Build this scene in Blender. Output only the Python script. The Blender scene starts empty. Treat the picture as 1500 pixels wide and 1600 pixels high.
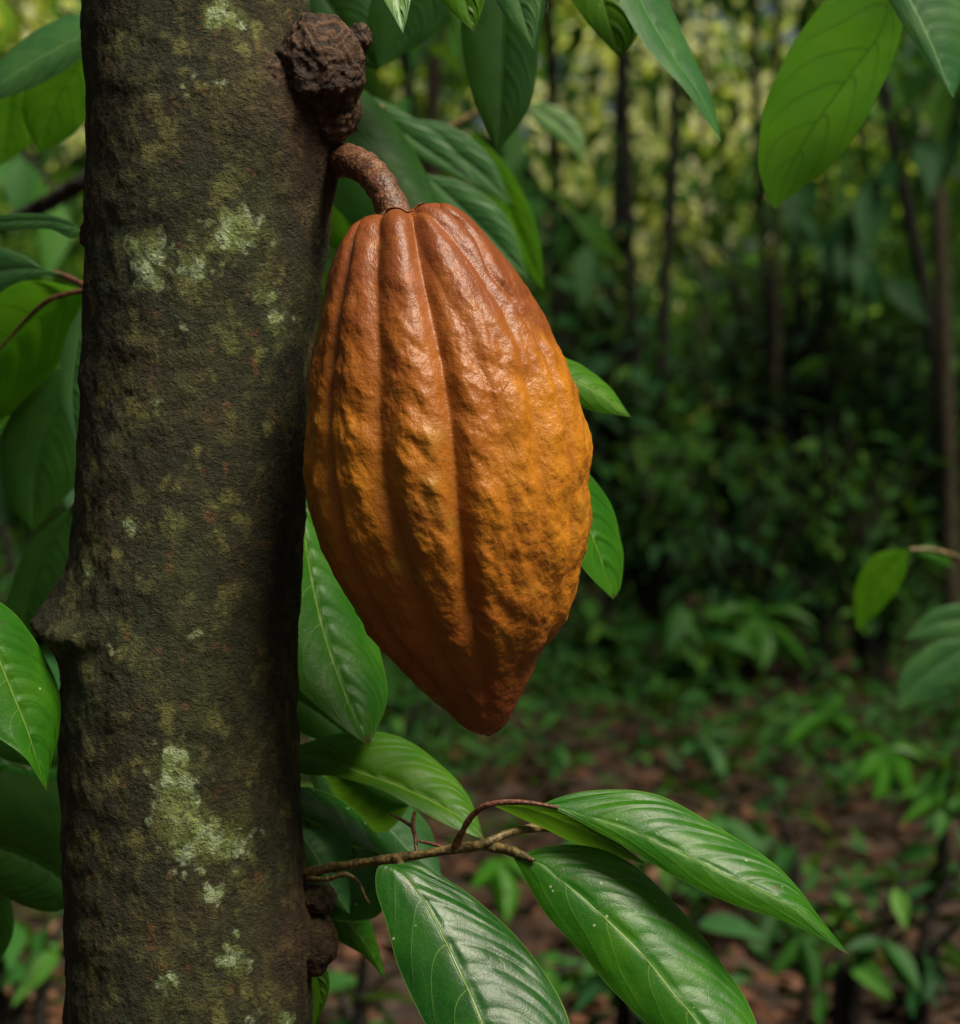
import bpy, math, random
import numpy as np
from mathutils import Vector

C = bpy.context.scene.collection
SC = bpy.context.scene
R = math.radians
# ------------------------------------------------------------------ camera
F = 3332.0                      # focal length in photo pixels (photo 1500 x 1600)
H = 0.90
PITCH = math.atan(180.0 / F)
cam = bpy.data.cameras.new("camera"); camo = bpy.data.objects.new("camera", cam); C.objects.link(camo)
cam.sensor_fit = 'VERTICAL'; cam.sensor_height = 24.0; cam.sensor_width = 22.5; cam.lens = 24.0 * F / 1600.0
camo.location = (0, 0, H); camo.rotation_euler = (math.pi / 2 - PITCH, 0, 0)
cam.clip_start = 0.05; cam.clip_end = 2000
cam.dof.use_dof = True; cam.dof.focus_distance = 0.875; cam.dof.aperture_fstop = 8.0
SC.camera = camo
# ------------------------------------------------------------------ light
SUN_EL, SUN_AZ = 58.0, 131.0    # azimuth measured from +Y clockwise (towards +X): behind the camera, to the right
w = bpy.data.worlds.new("World"); SC.world = w; w.use_nodes = True
nt = w.node_tree; nt.nodes.clear()
sky = nt.nodes.new('ShaderNodeTexSky'); sky.sky_type = 'NISHITA'; sky.sun_disc = False
sky.sun_elevation = R(SUN_EL); sky.sun_rotation = R(SUN_AZ); sky.dust_density = 8.0; sky.ozone_density = 0.2
bg = nt.nodes.new('ShaderNodeBackground'); bg.inputs[1].default_value = 0.055
wo = nt.nodes.new('ShaderNodeOutputWorld')
nt.links.new(sky.outputs[0], bg.inputs[0]); nt.links.new(bg.outputs[0], wo.inputs[0])
sl = bpy.data.lights.new("sun", 'SUN'); so = bpy.data.objects.new("sun", sl); C.objects.link(so)
sl.energy = 4.8; sl.angle = R(24); sl.color = (1.0, 0.92, 0.74)
sd = Vector((math.sin(R(SUN_AZ)) * math.cos(R(SUN_EL)), math.cos(R(SUN_AZ)) * math.cos(R(SUN_EL)), math.sin(R(SUN_EL))))
so.rotation_euler = (-sd).to_track_quat('-Z', 'Y').to_euler()
so.location = (3, -3, 6)
SC.view_settings.view_transform = 'Standard'; SC.view_settings.look = 'None'
SC.view_settings.exposure = 0.33; SC.view_settings.gamma = 1.0
SC.render.engine = 'CYCLES'
SC.cycles.use_denoising = True
SC.cycles.max_bounces = 6; SC.cycles.diffuse_bounces = 3; SC.cycles.glossy_bounces = 2
SC.cycles.transmission_bounces = 4; SC.cycles.transparent_max_bounces = 4

rng = np.random.default_rng(7)
random.seed(7)
CP, SP = math.cos(PITCH), math.sin(PITCH)

def P(px, py, d):
    """point of the place seen at photo pixel (px, py), d metres along the view axis"""
    px = np.asarray(px, float); py = np.asarray(py, float); d = np.asarray(d, float)
    x = (px - 750) / F * d; v = -(py - 800) / F * d
    return np.stack([x, d * CP + v * SP, H + v * CP - d * SP], -1)

# ------------------------------------------------------------------ numpy noise
_perm = np.random.default_rng(3).permutation(256); _perm = np.concatenate([_perm, _perm])
_g = np.random.default_rng(4).normal(size=(256, 3)); _g /= np.linalg.norm(_g, axis=1)[:, None]
def noise(p):
    p = np.asarray(p, float); sh = p.shape[:-1]; p = p.reshape(-1, 3)
    i = np.floor(p).astype(int); f = p - i; i &= 255; u = f * f * f * (f * (f * 6 - 15) + 10)
    r = 0
    for dx in (0, 1):
        for dy in (0, 1):
            for dz in (0, 1):
                h = _perm[_perm[_perm[(i[:, 0] + dx) & 255] + ((i[:, 1] + dy) & 255)] + ((i[:, 2] + dz) & 255)]
                gv = _g[h]; d = f - np.array([dx, dy, dz])
                wt = (u[:, 0] if dx else 1 - u[:, 0]) * (u[:, 1] if dy else 1 - u[:, 1]) * (u[:, 2] if dz else 1 - u[:, 2])
                r = r + wt * (gv * d).sum(1)
    return (r * 1.5).reshape(sh)
def fbm(p, o=4, lac=2.1, gain=.5):
    a = 1; s = 0; q = np.asarray(p, float).copy()
    for _ in range(o):
        s = s + a * noise(q); q = q * lac + 17.3; a *= gain
    return s
def smooth(a, b, x):
    t = np.clip((x - a) / (b - a), 0, 1); return t * t * (3 - 2 * t)
def catmull(pts, n):
    """resample a polyline (k, dim) smoothly to n points, even in length"""
    p = np.asarray(pts, float)
    if len(p) == 2:
        return p[0] + (p[1] - p[0]) * np.linspace(0, 1, n)[:, None]
    e = np.concatenate([[2 * p[0] - p[1]], p, [2 * p[-1] - p[-2]]])
    out = []
    for k in range(len(p) - 1):
        a, b, c, d = e[k], e[k + 1], e[k + 2], e[k + 3]
        t = np.linspace(0, 1, 24, endpoint=False)[:, None]
        out.append(.5 * (2 * b + (c - a) * t + (2 * a - 5 * b + 4 * c - d) * t * t + (3 * b - a - 3 * c + d) * t ** 3))
    out.append(p[-1:]); q = np.concatenate(out)
    L = np.concatenate([[0], np.cumsum(np.linalg.norm(np.diff(q[:, :3], axis=0), axis=1))])
    s = np.linspace(0, L[-1], n)
    return np.stack([np.interp(s, L, q[:, j]) for j in range(q.shape[1])], -1)

# ------------------------------------------------------------------ mesh helpers
def mesh_obj(name, V, Fc, mat, parent=None, uv=None, attrs=None, smooth_=True):
    me = bpy.data.meshes.new(name)
    V = np.asarray(V, np.float32); Fc = np.asarray(Fc, np.int32)
    nv, nf, k = len(V), len(Fc), Fc.shape[1]
    me.vertices.add(nv); me.vertices.foreach_set("co", V.ravel())
    me.loops.add(nf * k); me.loops.foreach_set("vertex_index", Fc.ravel())
    me.polygons.add(nf); me.polygons.foreach_set("loop_start", np.arange(0, nf * k, k, dtype=np.int32))
    me.update(calc_edges=True)
    me.polygons.foreach_set("use_smooth", np.full(nf, smooth_))
    if uv is not None:
        l = me.uv_layers.new(name="UVMap"); l.data.foreach_set("uv", np.asarray(uv, np.float32)[Fc.ravel()].ravel())
    for an, av in (attrs or {}).items():
        a = me.attributes.new(an, 'FLOAT', 'POINT'); a.data.foreach_set("value", np.asarray(av, np.float32).ravel())
    me.materials.append(mat)
    o = bpy.data.objects.new(name, me); C.objects.link(o)
    if parent is not None: o.parent = parent
    return o
def grid_faces(n, m, wrap=False):
    i = np.arange(n - 1)[:, None]; j = np.arange(m if wrap else m - 1)[None, :]; j2 = (j + 1) % m
    return np.stack([i * m + j, i * m + j2, (i + 1) * m + j2, (i + 1) * m + j], -1).reshape(-1, 4)
def thing(name, label, cat, loc=(0, 0, 0), group=None):
    o = bpy.data.objects.new(name, None); C.objects.link(o); o.location = loc
    o.empty_display_size = .02
    o['label'] = label; o['category'] = cat
    if group: o['group'] = group
    return o
def place(o, parent):
    """parent o (built in world coordinates) under a thing that stands at its base"""
    o.parent = parent; o.location = -Vector(parent.location)
def tube(pts, rad, nseg=12, n=None):
    pts = np.asarray(pts, float); rad = np.asarray(rad, float)
    q = catmull(np.concatenate([pts, rad[:, None]], 1), n or len(pts) * 5); c, r = q[:, :3], q[:, 3]
    t = np.gradient(c, axis=0); t /= np.linalg.norm(t, axis=1)[:, None]
    up = np.array([0.13, .97, .2]); a = np.cross(t, up); a /= np.linalg.norm(a, axis=1)[:, None]; b = np.cross(t, a)
    th = np.linspace(0, 2 * np.pi, nseg, endpoint=False)
    V = c[:, None] + r[:, None, None] * (np.cos(th)[None, :, None] * a[:, None] + np.sin(th)[None, :, None] * b[:, None])
    return V.reshape(-1, 3), grid_faces(len(c), nseg, True), c
class MB:
    def __init__(s): s.V = []; s.F = []; s.n = 0
    def add(s, V, Fc): s.V.append(V); s.F.append(Fc + s.n); s.n += len(V)
    def build(s, name, mat, parent=None, **k): return mesh_obj(name, np.concatenate(s.V), np.concatenate(s.F), mat, parent, **k)

# ------------------------------------------------------------------ materials
def newmat(name):
    m = bpy.data.materials.new(name); m.use_nodes = True; t = m.node_tree; t.nodes.clear(); return m, t
class NB:
    def __init__(s, t): s.t = t
    def n(s, typ, **k):
        nd = s.t.nodes.new(typ)
        for a, v in k.items(): setattr(nd, a, v)
        return nd
    def val(s, nd, key, v):
        if isinstance(v, bpy.types.NodeSocket): s.t.links.new(v, nd.inputs[key])
        else: nd.inputs[key].default_value = v
    def math(s, op, a, b=None, c=None, clamp=False):
        nd = s.n('ShaderNodeMath', operation=op, use_clamp=clamp); s.val(nd, 0, a)
        if b is not None: s.val(nd, 1, b)
        if c is not None: s.val(nd, 2, c)
        return nd.outputs[0]
    def mix(s, f, a, b, mode='MIX'):
        nd = s.n('ShaderNodeMix', data_type='RGBA', blend_type=mode)
        s.val(nd, 0, f); s.val(nd, 6, a if not isinstance(a, tuple) else (*a, 1)); s.val(nd, 7, b if not isinstance(b, tuple) else (*b, 1)); return nd.outputs[2]
    def ss(s, x, a, b, lo=0., hi=1.):
        nd = s.n('ShaderNodeMapRange', interpolation_type='SMOOTHSTEP'); s.val(nd, 0, x)
        s.val(nd, 1, a); s.val(nd, 2, b); s.val(nd, 3, lo); s.val(nd, 4, hi); return nd.outputs[0]
    def noise(s, vec, scale, detail=3, rough=.55, dist=0):
        nd = s.n('ShaderNodeTexNoise'); s.t.links.new(vec, nd.inputs['Vector']); s.val(nd, 'Scale', scale)
        s.val(nd, 'Detail', detail); s.val(nd, 'Roughness', rough); s.val(nd, 'Distortion', dist); return nd.outputs[0]
    def voro(s, vec, scale, feature='F1', rnd=1.):
        nd = s.n('ShaderNodeTexVoronoi', feature=feature); s.t.links.new(vec, nd.inputs['Vector']); s.val(nd, 'Scale', scale); s.val(nd, 'Randomness', rnd); return nd.outputs['Distance']
    def mapping(s, vec, scale=(1, 1, 1), rot=(0, 0, 0)):
        nd = s.n('ShaderNodeMapping'); s.t.links.new(vec, nd.inputs[0]); nd.inputs['Scale'].default_value = scale; nd.inputs['Rotation'].default_value = rot; return nd.outputs[0]
    def bump(s, h, dist, strength=1., nrm=None):
        nd = s.n('ShaderNodeBump'); s.val(nd, 'Height', h); s.val(nd, 'Distance', dist); s.val(nd, 'Strength', strength)
        if nrm is not None: s.t.links.new(nrm, nd.inputs['Normal'])
        return nd.outputs[0]
    def attr(s, name): return s.n('ShaderNodeAttribute', attribute_name=name).outputs['Fac']
    def obj(s): return s.n('ShaderNodeTexCoord').outputs['Object']
    def prin(s, color, rough, nrm=None, spec=.5, **k):
        nd = s.n('ShaderNodeBsdfPrincipled'); s.val(nd, 'Base Color', color if not isinstance(color, tuple) else (*color, 1)); s.val(nd, 'Roughness', rough)
        s.val(nd, 'Specular IOR Level', spec)
        if nrm is not None: s.t.links.new(nrm, nd.inputs['Normal'])
        for a, v in k.items(): s.val(nd, a.replace('_', ' '), v)
        return nd.outputs[0]
    def out(s, sh):
        o = s.n('ShaderNodeOutputMaterial'); s.t.links.new(sh, o.inputs[0])

def leaf_mat(name, col, col2, vein, trans=.25, rough=.32, spec=.28, bump=.75, veinw=.022, specks=0., coat=0.):
    """close-up leaf: midrib, arched side veins, fine net, waxy patches; UV = across, along"""
    m, t = newmat(name); b = NB(t)
    uv = b.n('ShaderNodeUVMap').outputs[0]; sep = b.n('ShaderNodeSeparateXYZ'); t.links.new(uv, sep.inputs[0])
    U, V = sep.outputs[0], sep.outputs[1]; ob = b.obj()
    us = b.math('SUBTRACT', b.math('MULTIPLY', U, 2.), 1.); au = b.math('ABSOLUTE', us)
    dq = b.math('PINGPONG', b.attr('q'), .5)
    fade = b.ss(au, .98, .72)
    sv = b.math('MULTIPLY', b.ss(dq, veinw, veinw * .2), fade)
    mr = b.ss(au, .024, .009)
    vm = b.math('MAXIMUM', b.math('MULTIPLY', sv, .55), mr)
    net = b.voro(b.mapping(ob, (1, 1, 1)), 330, 'DISTANCE_TO_EDGE')
    netm = b.ss(net, .10, .0)
    big = b.noise(ob, 38, 4, .6)
    c = b.mix(b.ss(big, .35, .68), col, col2)
    c = b.mix(b.math('MULTIPLY', netm, .05), c, vein)
    rt = b.ss(us, -.02, .02); c = b.mix(b.math('MULTIPLY', b.math('MULTIPLY', sv, b.math('SUBTRACT', 1., rt)), .45), c, vein)
    c = b.mix(b.math('MULTIPLY', b.math('MULTIPLY', sv, rt), .6), c, tuple(x * .35 for x in col))
    c = b.mix(b.math('MULTIPLY', mr, .75), c, vein)
    edge = b.ss(au, .975, 1.)
    c = b.mix(b.math('MULTIPLY', edge, .6), c, vein)
    if specks:
        sp = b.ss(b.voro(ob, 140), .11, .07); sp = b.math('MULTIPLY', sp, b.ss(b.noise(ob, 45, 1), .56, .62))
        c = b.mix(b.math('MULTIPLY', sp, specks), c, (.5, .55, .4))
        br = b.math('MAXIMUM', b.ss(b.noise(ob, 95, 3, .7), .68, .72), b.ss(b.math('ADD', V, b.math('MULTIPLY', b.noise(ob, 90, 3), .12)), 1.015, 1.03))
        c = b.mix(b.math('MULTIPLY', br, .6), c, (.07, .045, .015))
    pil = b.ss(dq, 0., .28)
    pil = b.math('MULTIPLY', pil, b.ss(us, -.05, .08, .12, 1.))
    h = b.math('ADD', b.math('MULTIPLY', pil, b.math('MULTIPLY', fade, .9)), b.math('MULTIPLY', netm, -.025))
    h = b.math('ADD', h, b.math('MULTIPLY', mr, -.5)); h = b.math('ADD', h, b.math('MULTIPLY', b.noise(ob, 160, 3), .22))
    nr = b.bump(h, .0013, bump)
    rg = b.math('ADD', rough - .14, b.math('MULTIPLY', b.noise(ob, 55, 5, .7), .34))
    p = b.prin(c, rg, nr, spec, Coat_Weight=coat, Coat_Roughness=.3)
    tr = b.n('ShaderNodeBsdfTranslucent'); t.links.new(b.mix(.5, c, (.22, .52, .02)), tr.inputs[0]); t.links.new(nr, tr.inputs[1])
    mx = b.n('ShaderNodeMixShader'); mx.inputs[0].default_value = trans; t.links.new(p, mx.inputs[1]); t.links.new(tr.outputs[0], mx.inputs[2])
    b.out(mx.outputs[0]); return m

def fol_mat(name, cols, trans=.3, rough=.6, spec=.22, tmix=.35):
    """foliage seen far: hue varies leaf by leaf through the attribute 'var'"""
    m, t = newmat(name); b = NB(t); v = b.attr('var')
    r = b.n('ShaderNodeValToRGB'); e = r.color_ramp.elements
    e[0].position = 0; e[0].color = (*cols[0], 1); e[1].position = 1; e[1].color = (*cols[-1], 1)
    for i, cc in enumerate(cols[1:-1]): x = e.new((i + 1) / (len(cols) - 1)); x.color = (*cc, 1)
    t.links.new(v, r.inputs[0]); c = r.outputs[0]
    p = b.prin(c, rough, None, spec)
    tr = b.n('ShaderNodeBsdfTranslucent'); t.links.new(b.mix(tmix, c, (.2, .35, .02)), tr.inputs[0])
    mx = b.n('ShaderNodeMixShader'); mx.inputs[0].default_value = trans; t.links.new(p, mx.inputs[1]); t.links.new(tr.outputs[0], mx.inputs[2])
    b.out(mx.outputs[0]); return m

def bark_mat():
    m, t = newmat("cacao_bark"); b = NB(t); ob = b.obj()
    lich, red = b.attr('lichen'), b.attr('red')
    # crinkled grain running slightly downhill to the right
    g1 = b.noise(b.mapping(ob, (1., 1., 1.25), (0, R(24), 0)), 430, 4, .62, .6)
    g2 = b.noise(b.mapping(ob, (1., 1., 1.5), (0, R(18), 0)), 1150, 3, .6, .3)
    md = b.noise(b.mapping(ob, (1, 1, .75)), 95, 4, .6); lg = b.noise(ob, 30, 4, .55)
    c = b.mix(b.ss(lg, .32, .68), (.017, .020, .006), (.041, .034, .011))
    c = b.mix(b.ss(md, .48, .66, 0, .7), c, (.092, .092, .023))
    sp = b.ss(b.noise(b.mapping(ob, (1, 1, .8)), 88, 2, .5), .57, .70)
    c = b.mix(b.math('MULTIPLY', sp, .6), c, (.21, .205, .055))
    gr = b.ss(b.noise(b.mapping(ob, (1, 1, .6)), 22, 3), .52, .66)
    c = b.mix(b.math('MULTIPLY', gr, .45), c, (.030, .045, .012))
    rs = b.ss(b.noise(ob, 120, 3), .62, .70)
    c = b.mix(b.math('MULTIPLY', rs, .45), c, (.16, .065, .022))
    c = b.mix(b.math('MULTIPLY', red, .75), c, b.mix(b.ss(md, .4, .65), (.052, .024, .014), (.125, .060, .030)))
    ros = b.math('SUBTRACT', .42, b.voro(ob, 165, 'F1'))
    li = b.math('ADD', lich, b.math('MULTIPLY', b.math('SUBTRACT', b.noise(ob, 150, 6, .78), .5), 2.2))
    ln = b.math('MULTIPLY', b.ss(b.math('ADD', li, b.math('MULTIPLY', ros, 1.2)), .24, .62), b.ss(lich, .02, .14))
    soft = b.ss(b.math('ADD', lich, b.math('MULTIPLY', b.math('SUBTRACT', b.noise(ob, 110, 4, .6), .5), 1.6)), .25, .75)
    c = b.mix(b.math('MULTIPLY', soft, .7), c, (.13, .17, .036))
    lc = b.mix(b.ss(b.noise(ob, 140, 3), .4, .62), (.21, .27, .085), (.42, .52, .31))
    c = b.mix(b.math('MULTIPLY', ln, .68), c, lc)
    c = b.mix(b.ss(g1, .50, .36, 0, .6), c, (.012, .010, .005), 'MIX')
    wr = b.noise(b.mapping(ob, (.95, .95, 1.2), (0, R(35), 0)), 230, 5, .68, 1.6); am = b.ss(b.noise(ob, 42, 3), .35, .65, .35, 1.15)
    h = b.math('ADD', b.math('MULTIPLY', b.math('MULTIPLY', g1, am), .9), b.math('MULTIPLY', g2, .28))
    h = b.math('ADD', h, b.math('MULTIPLY', wr, 1.0))
    c = b.mix(b.ss(wr, .44, .34, 0, .65), c, (.010, .009, .004))
    h = b.math('ADD', h, b.math('MULTIPLY', md, .55))
    h = b.math('ADD', h, b.math('MULTIPLY', b.math('MULTIPLY', ln, b.noise(ob, 500, 3)), .6))
    nr = b.bump(h, .0030, 1.)
    b.out(b.prin(c, .78, nr, .32)); return m

def wood_mat(name, c1, c2, sc=500, dist=.001, rough=.6):
    m, t = newmat(name); b = NB(t); ob = b.obj()
    v = b.voro(b.mapping(ob, (1, 1, 1)), sc, 'F1'); n2 = b.noise(ob, sc * .35, 4, .6)
    c = b.mix(b.ss(n2, .35, .65), c1, c2); c = b.mix(b.ss(v, .35, .8, 0, .6), c, tuple(x * .35 for x in c1))
    h = b.math('ADD', b.math('MULTIPLY', v, -.7), n2)
    b.out(b.prin(c, rough, b.bump(h, dist, 1.), .4)); return m

def knot_mat():
    m, t = newmat("knot_bark"); b = NB(t); ob = b.obj(); rg = b.attr('ring')
    n1 = b.noise(ob, 420, 5, .65, .5); n2 = b.noise(ob, 120, 4, .6)
    c = b.mix(b.ss(n2, .38, .62), (.018, .010, .006), (.060, .030, .015))
    c = b.mix(b.ss(rg, .35, .85, 0, .75), c, (.13, .064, .030))
    c = b.mix(b.ss(n1, .48, .36, 0, .7), c, (.010, .006, .004))
    h = b.math('ADD', b.math('MULTIPLY', n1, .9), n2)
    b.out(b.prin(c, .72, b.bump(h, .002, 1.), .35)); return m

def pod_mat():
    m, t = newmat("pod_husk"); b = NB(t); ob = b.obj()
    red, gro, yel = b.attr('red'), b.attr('groove'), b.attr('yellow')
    n1 = b.noise(ob, 26, 4, .6); n2 = b.noise(ob, 70, 4, .62); n3 = b.noise(ob, 420, 3, .6)
    base = b.mix(b.ss(b.math('ADD', yel, b.math('MULTIPLY', b.math('SUBTRACT', n1, .5), 1.5)), .15, .85), (.285, .088, .008), (.42, .158, .009))
    base = b.mix(b.ss(b.math('ADD', red, b.math('MULTIPLY', b.math('SUBTRACT', n2, .5), 1.2)), .2, .95), base, (.165, .042, .011))
    base = b.mix(b.ss(n2, .56, .72, 0, .5), base, (.36, .095, .018))
    base = b.mix(b.math('MULTIPLY', gro, .5), base, (.25, .075, .015))
    blot = b.ss(b.noise(b.mapping(ob, (1, 1, .8)), 48, 3, .55), .60, .74)
    base = b.mix(b.math('MULTIPLY', blot, .6), base, (.13, .048, .012))
    scar = b.ss(b.noise(b.mapping(ob, (1, 1, .5), (0, R(15), 0)), 210, 4, .7), .68, .74)
    base = b.mix(b.math('MULTIPLY', scar, .75), base, (.07, .022, .010))
    pal = b.ss(b.noise(b.mapping(ob, (1, 1, .6)), 85, 5, .72), .60, .72)
    base = b.mix(b.math('MULTIPLY', pal, .35), base, (.45, .20, .08))
    oliv = b.ss(b.noise(ob, 33, 2), .62, .74)
    base = b.mix(b.math('MULTIPLY', oliv, .35), base, (.30, .23, .03))
    po = b.voro(b.mapping(ob, (1.25, 1.25, 1), (0, R(30), 0)), 1250); base = b.mix(b.ss(po, .55, .8, 0, .40), base, (.26, .07, .012))
    dk = b.ss(b.noise(ob, 900, 2, .5), .62, .70); base = b.mix(b.math('MULTIPLY', dk, .3), base, (.12, .035, .01))
    cr = b.ss(b.voro(b.mapping(ob, (1, 1, .3), (0, R(12), 0)), 110, 'DISTANCE_TO_EDGE'), .02, .0)
    cr = b.math('MULTIPLY', cr, b.ss(b.noise(ob, 50, 3), .64, .72)); base = b.mix(b.math('MULTIPLY', cr, .5), base, (.10, .03, .01))
    h = b.math('ADD', b.math('MULTIPLY', b.noise(b.mapping(ob, (1, 1, .65), (0, R(25), 0)), 110, 3, .55), 1.3), b.math('MULTIPLY', n3, b.ss(red, .1, .8, .38, .18)))
    h = b.math('ADD', h, b.math('MULTIPLY', po, -.10)); h = b.math('ADD', h, b.math('MULTIPLY', cr, -.25))
    nr = b.bump(h, .0013, .8)
    rg = b.math('ADD', .30, b.math('MULTIPLY', n2, .24))
    b.out(b.prin(base, rg, nr, .36, Subsurface_Weight=0.0)); return m

M = {}
M['bark'] = bark_mat(); M['knot'] = knot_mat(); M['pod'] = pod_mat()
M['stalk'] = wood_mat("stalk_skin", (.085, .036, .018), (.19, .085, .042), 700, .00045, .5)
M['twig'] = wood_mat("twig_bark", (.075, .055, .018), (.20, .14, .045), 500, .0005, .5)
M['twig_red'] = wood_mat("red_twig_bark", (.11, .04, .025), (.17, .07, .04), 500, .0005, .5)
M['dark_wood'] = wood_mat("dark_wood", (.008, .006, .004), (.018, .013, .008), 90, .006, .8)
M['pale_wood'] = wood_mat("pale_wood", (.05, .04, .022), (.10, .08, .045), 90, .006, .8)
G = lambda n, c1, c2, v, **k: M.__setitem__(n, leaf_mat("leaf_" + n, c1, c2, v, **k))
G('dark', (.006, .050, .006), (.013, .080, .005), (.16, .27, .05), trans=.15, rough=.32, specks=.5)
G('mid', (.016, .102, .004), (.034, .138, .004), (.18, .31, .05), trans=.25, rough=.36, specks=.5)
G('bright', (.038, .148, .004), (.064, .185, .005), (.25, .36, .06), trans=.35, rough=.42, specks=.4)
G('blue', (.024, .095, .026), (.042, .125, .028), (.14, .25, .10), trans=.15, rough=.42, bump=.35)
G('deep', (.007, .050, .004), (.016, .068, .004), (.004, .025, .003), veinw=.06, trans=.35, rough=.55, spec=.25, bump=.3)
G('lit', (.060, .21, .003), (.085, .25, .003), (.012, .06, .003), veinw=.07, trans=.6, rough=.7, spec=.12, bump=.3)  # backlit glow put into the leaf colour
G('pale', (.10, .22, .06), (.16, .30, .10), (.35, .5, .25), trans=.25, rough=.35)

# ------------------------------------------------------------------ cacao tree
OBJ_TREE_D = 0.935
LP = np.array([(-400, 120), (0, 130), (200, 137), (400, 134), (600, 128), (800, 117), (900, 108), (1030, 92), (1150, 93), (1300, 99), (1450, 103), (1700, 103), (2000, 95)], float)
RP = np.array([(-400, 470), (0, 482), (60, 484), (120, 500), (170, 520), (215, 526), (260, 525), (330, 519), (400, 508), (500, 496), (600, 484), (700, 480), (800, 477), (900, 472), (1000, 467), (1100, 465), (1250, 470), (1330, 474), (1450, 484), (1700, 488), (2000, 500)], float)
tree = thing('cacao_tree', 'thick mottled brown cacao trunk with pale green lichen patches and woody knots', 'tree', tuple(P(300, 800, OBJ_TREE_D) * [1, 1, 0]))
def build_trunk():
    ys = np.concatenate([np.linspace(-9000, -260, 30), np.linspace(-250, 1850, 560), np.linspace(1870, 5200, 24)])
    nth = 360
    l = np.interp(ys, LP[:, 0], LP[:, 1]); r = np.interp(ys, RP[:, 0], RP[:, 1])
    k = np.ones(25) / 25
    for a in (l, r): a[30:590] = np.convolve(np.pad(a[30:590], 12, mode='edge'), k, 'valid')
    low = smooth(3600, 5200, ys); l = l - 60 * low; r = r + 60 * low
    cen = P((l + r) / 2, ys, np.full(len(ys), OBJ_TREE_D)); rad = (r - l) / 2 / F * OBJ_TREE_D
    dz = cen[0] - cen[-1]
    th = np.linspace(-np.pi, np.pi, nth, endpoint=False)           # 0 faces the camera, + is to the right
    T, Y = np.meshgrid(th, ys); RR = np.repeat(rad[:, None], nth, 1)
    dirv = np.stack([np.sin(T), -np.cos(T), 0 * T], -1)
    base = cen[:, None] + dirv * RR[..., None]
    def g(y0, sy, t0, st, syd=None):
        s_ = np.where(Y < y0, sy, syd or sy); return np.exp(-((Y - y0) / s_) ** 2 - ((np.angle(np.exp(1j * (T - t0)))) / st) ** 2)
    px = 1 / F * OBJ_TREE_D
    d = 46 * px * g(962, 52, -1.50, .50, 40) + 22 * px * g(985, 24, -1.0, .3, 18)
    d += -8 * px * g(1060, 30, -1.3, .4)
    d += 30 * px * g(168, 50, .95, .55, 85) + 6 * px * g(245, 35, 1.45, .3)
    d += 16 * px * g(1440, 60, 1.5, .4) + 10 * px * g(130, 45, .45, .22)
    d += 10 * px * g(362, 16, -1.62, .12)
    d += fbm(base * 90, 3) * .003 * g(975, 60, -1.35, .6)
    d += fbm(base * 40, 2) * .0011 + fbm(base * [130, 130, 90], 4) * .0007 + np.abs(fbm(base * [420, 420, 520], 2)) * -.00055
    V = base + dirv * d[..., None]
    # lichen patches: where they sit on this trunk
    lic = np.zeros_like(T); sx = np.sin(T)
    PXm = ((l + r) / 2)[:, None] + ((r - l) / 2)[:, None] * sx; front = np.cos(T) > 0
    for (x, y, a, b_, s) in [(250, 400, 40, 32, .85), (262, 445, 28, 22, .8), (390, 372, 42, 34, 1.1), (330, 432, 26, 24, .75), (440, 508, 24, 28, .62), (428, 466, 22, 16, .5),
                             (365, 52, 34, 28, 1.0), (300, 1165, 22, 40, 1.0), (300, 1215, 36, 45, .9), (335, 1275, 45, 35, .95), (385, 1290, 26, 24, .8), (357, 1355, 20, 14, .75),
                             (383, 1452, 22, 30, .9), (290, 1480, 24, 16, .65), (230, 812, 14, 18, .65), (160, 878, 14, 14, .65), (145, 850, 12, 20, .4), (270, 630, 14, 18, .6),
                             (455, 1565, 14, 20, .75), (412, 1545, 8, 18, .5), (330, 968, 22, 14, .45), (385, 540, 20, 18, .35), (395, 800, 16, 18, .35), (300, 530, 20, 20, .3), (210, 1000, 26, 20, .35),
                             (200, 105, 25, 20, .3), (340, 150, 30, 25, .35)]:
        lic += s * np.exp(-((PXm - x) / a) ** 2 - ((Y - y) / b_) ** 2) * front
    red = smooth(430, 500, PXm) * front * np.exp(-((Y - 230) / 130) ** 2) * 1.2 + .9 * np.exp(-((PXm - 490) / 60) ** 2 - ((Y - 1440) / 90) ** 2) * front
    red += .9 * np.exp(-((PXm - 470) / 50) ** 2 - ((Y - 150) / 70) ** 2) * front
    o = mesh_obj('trunk', V.reshape(-1, 3), grid_faces(len(ys), nth, True), M['bark'], attrs={'lichen': np.clip(lic, 0, 1.2), 'red': np.clip(red, 0, 1)})
    place(o, tree)
build_trunk()

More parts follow.
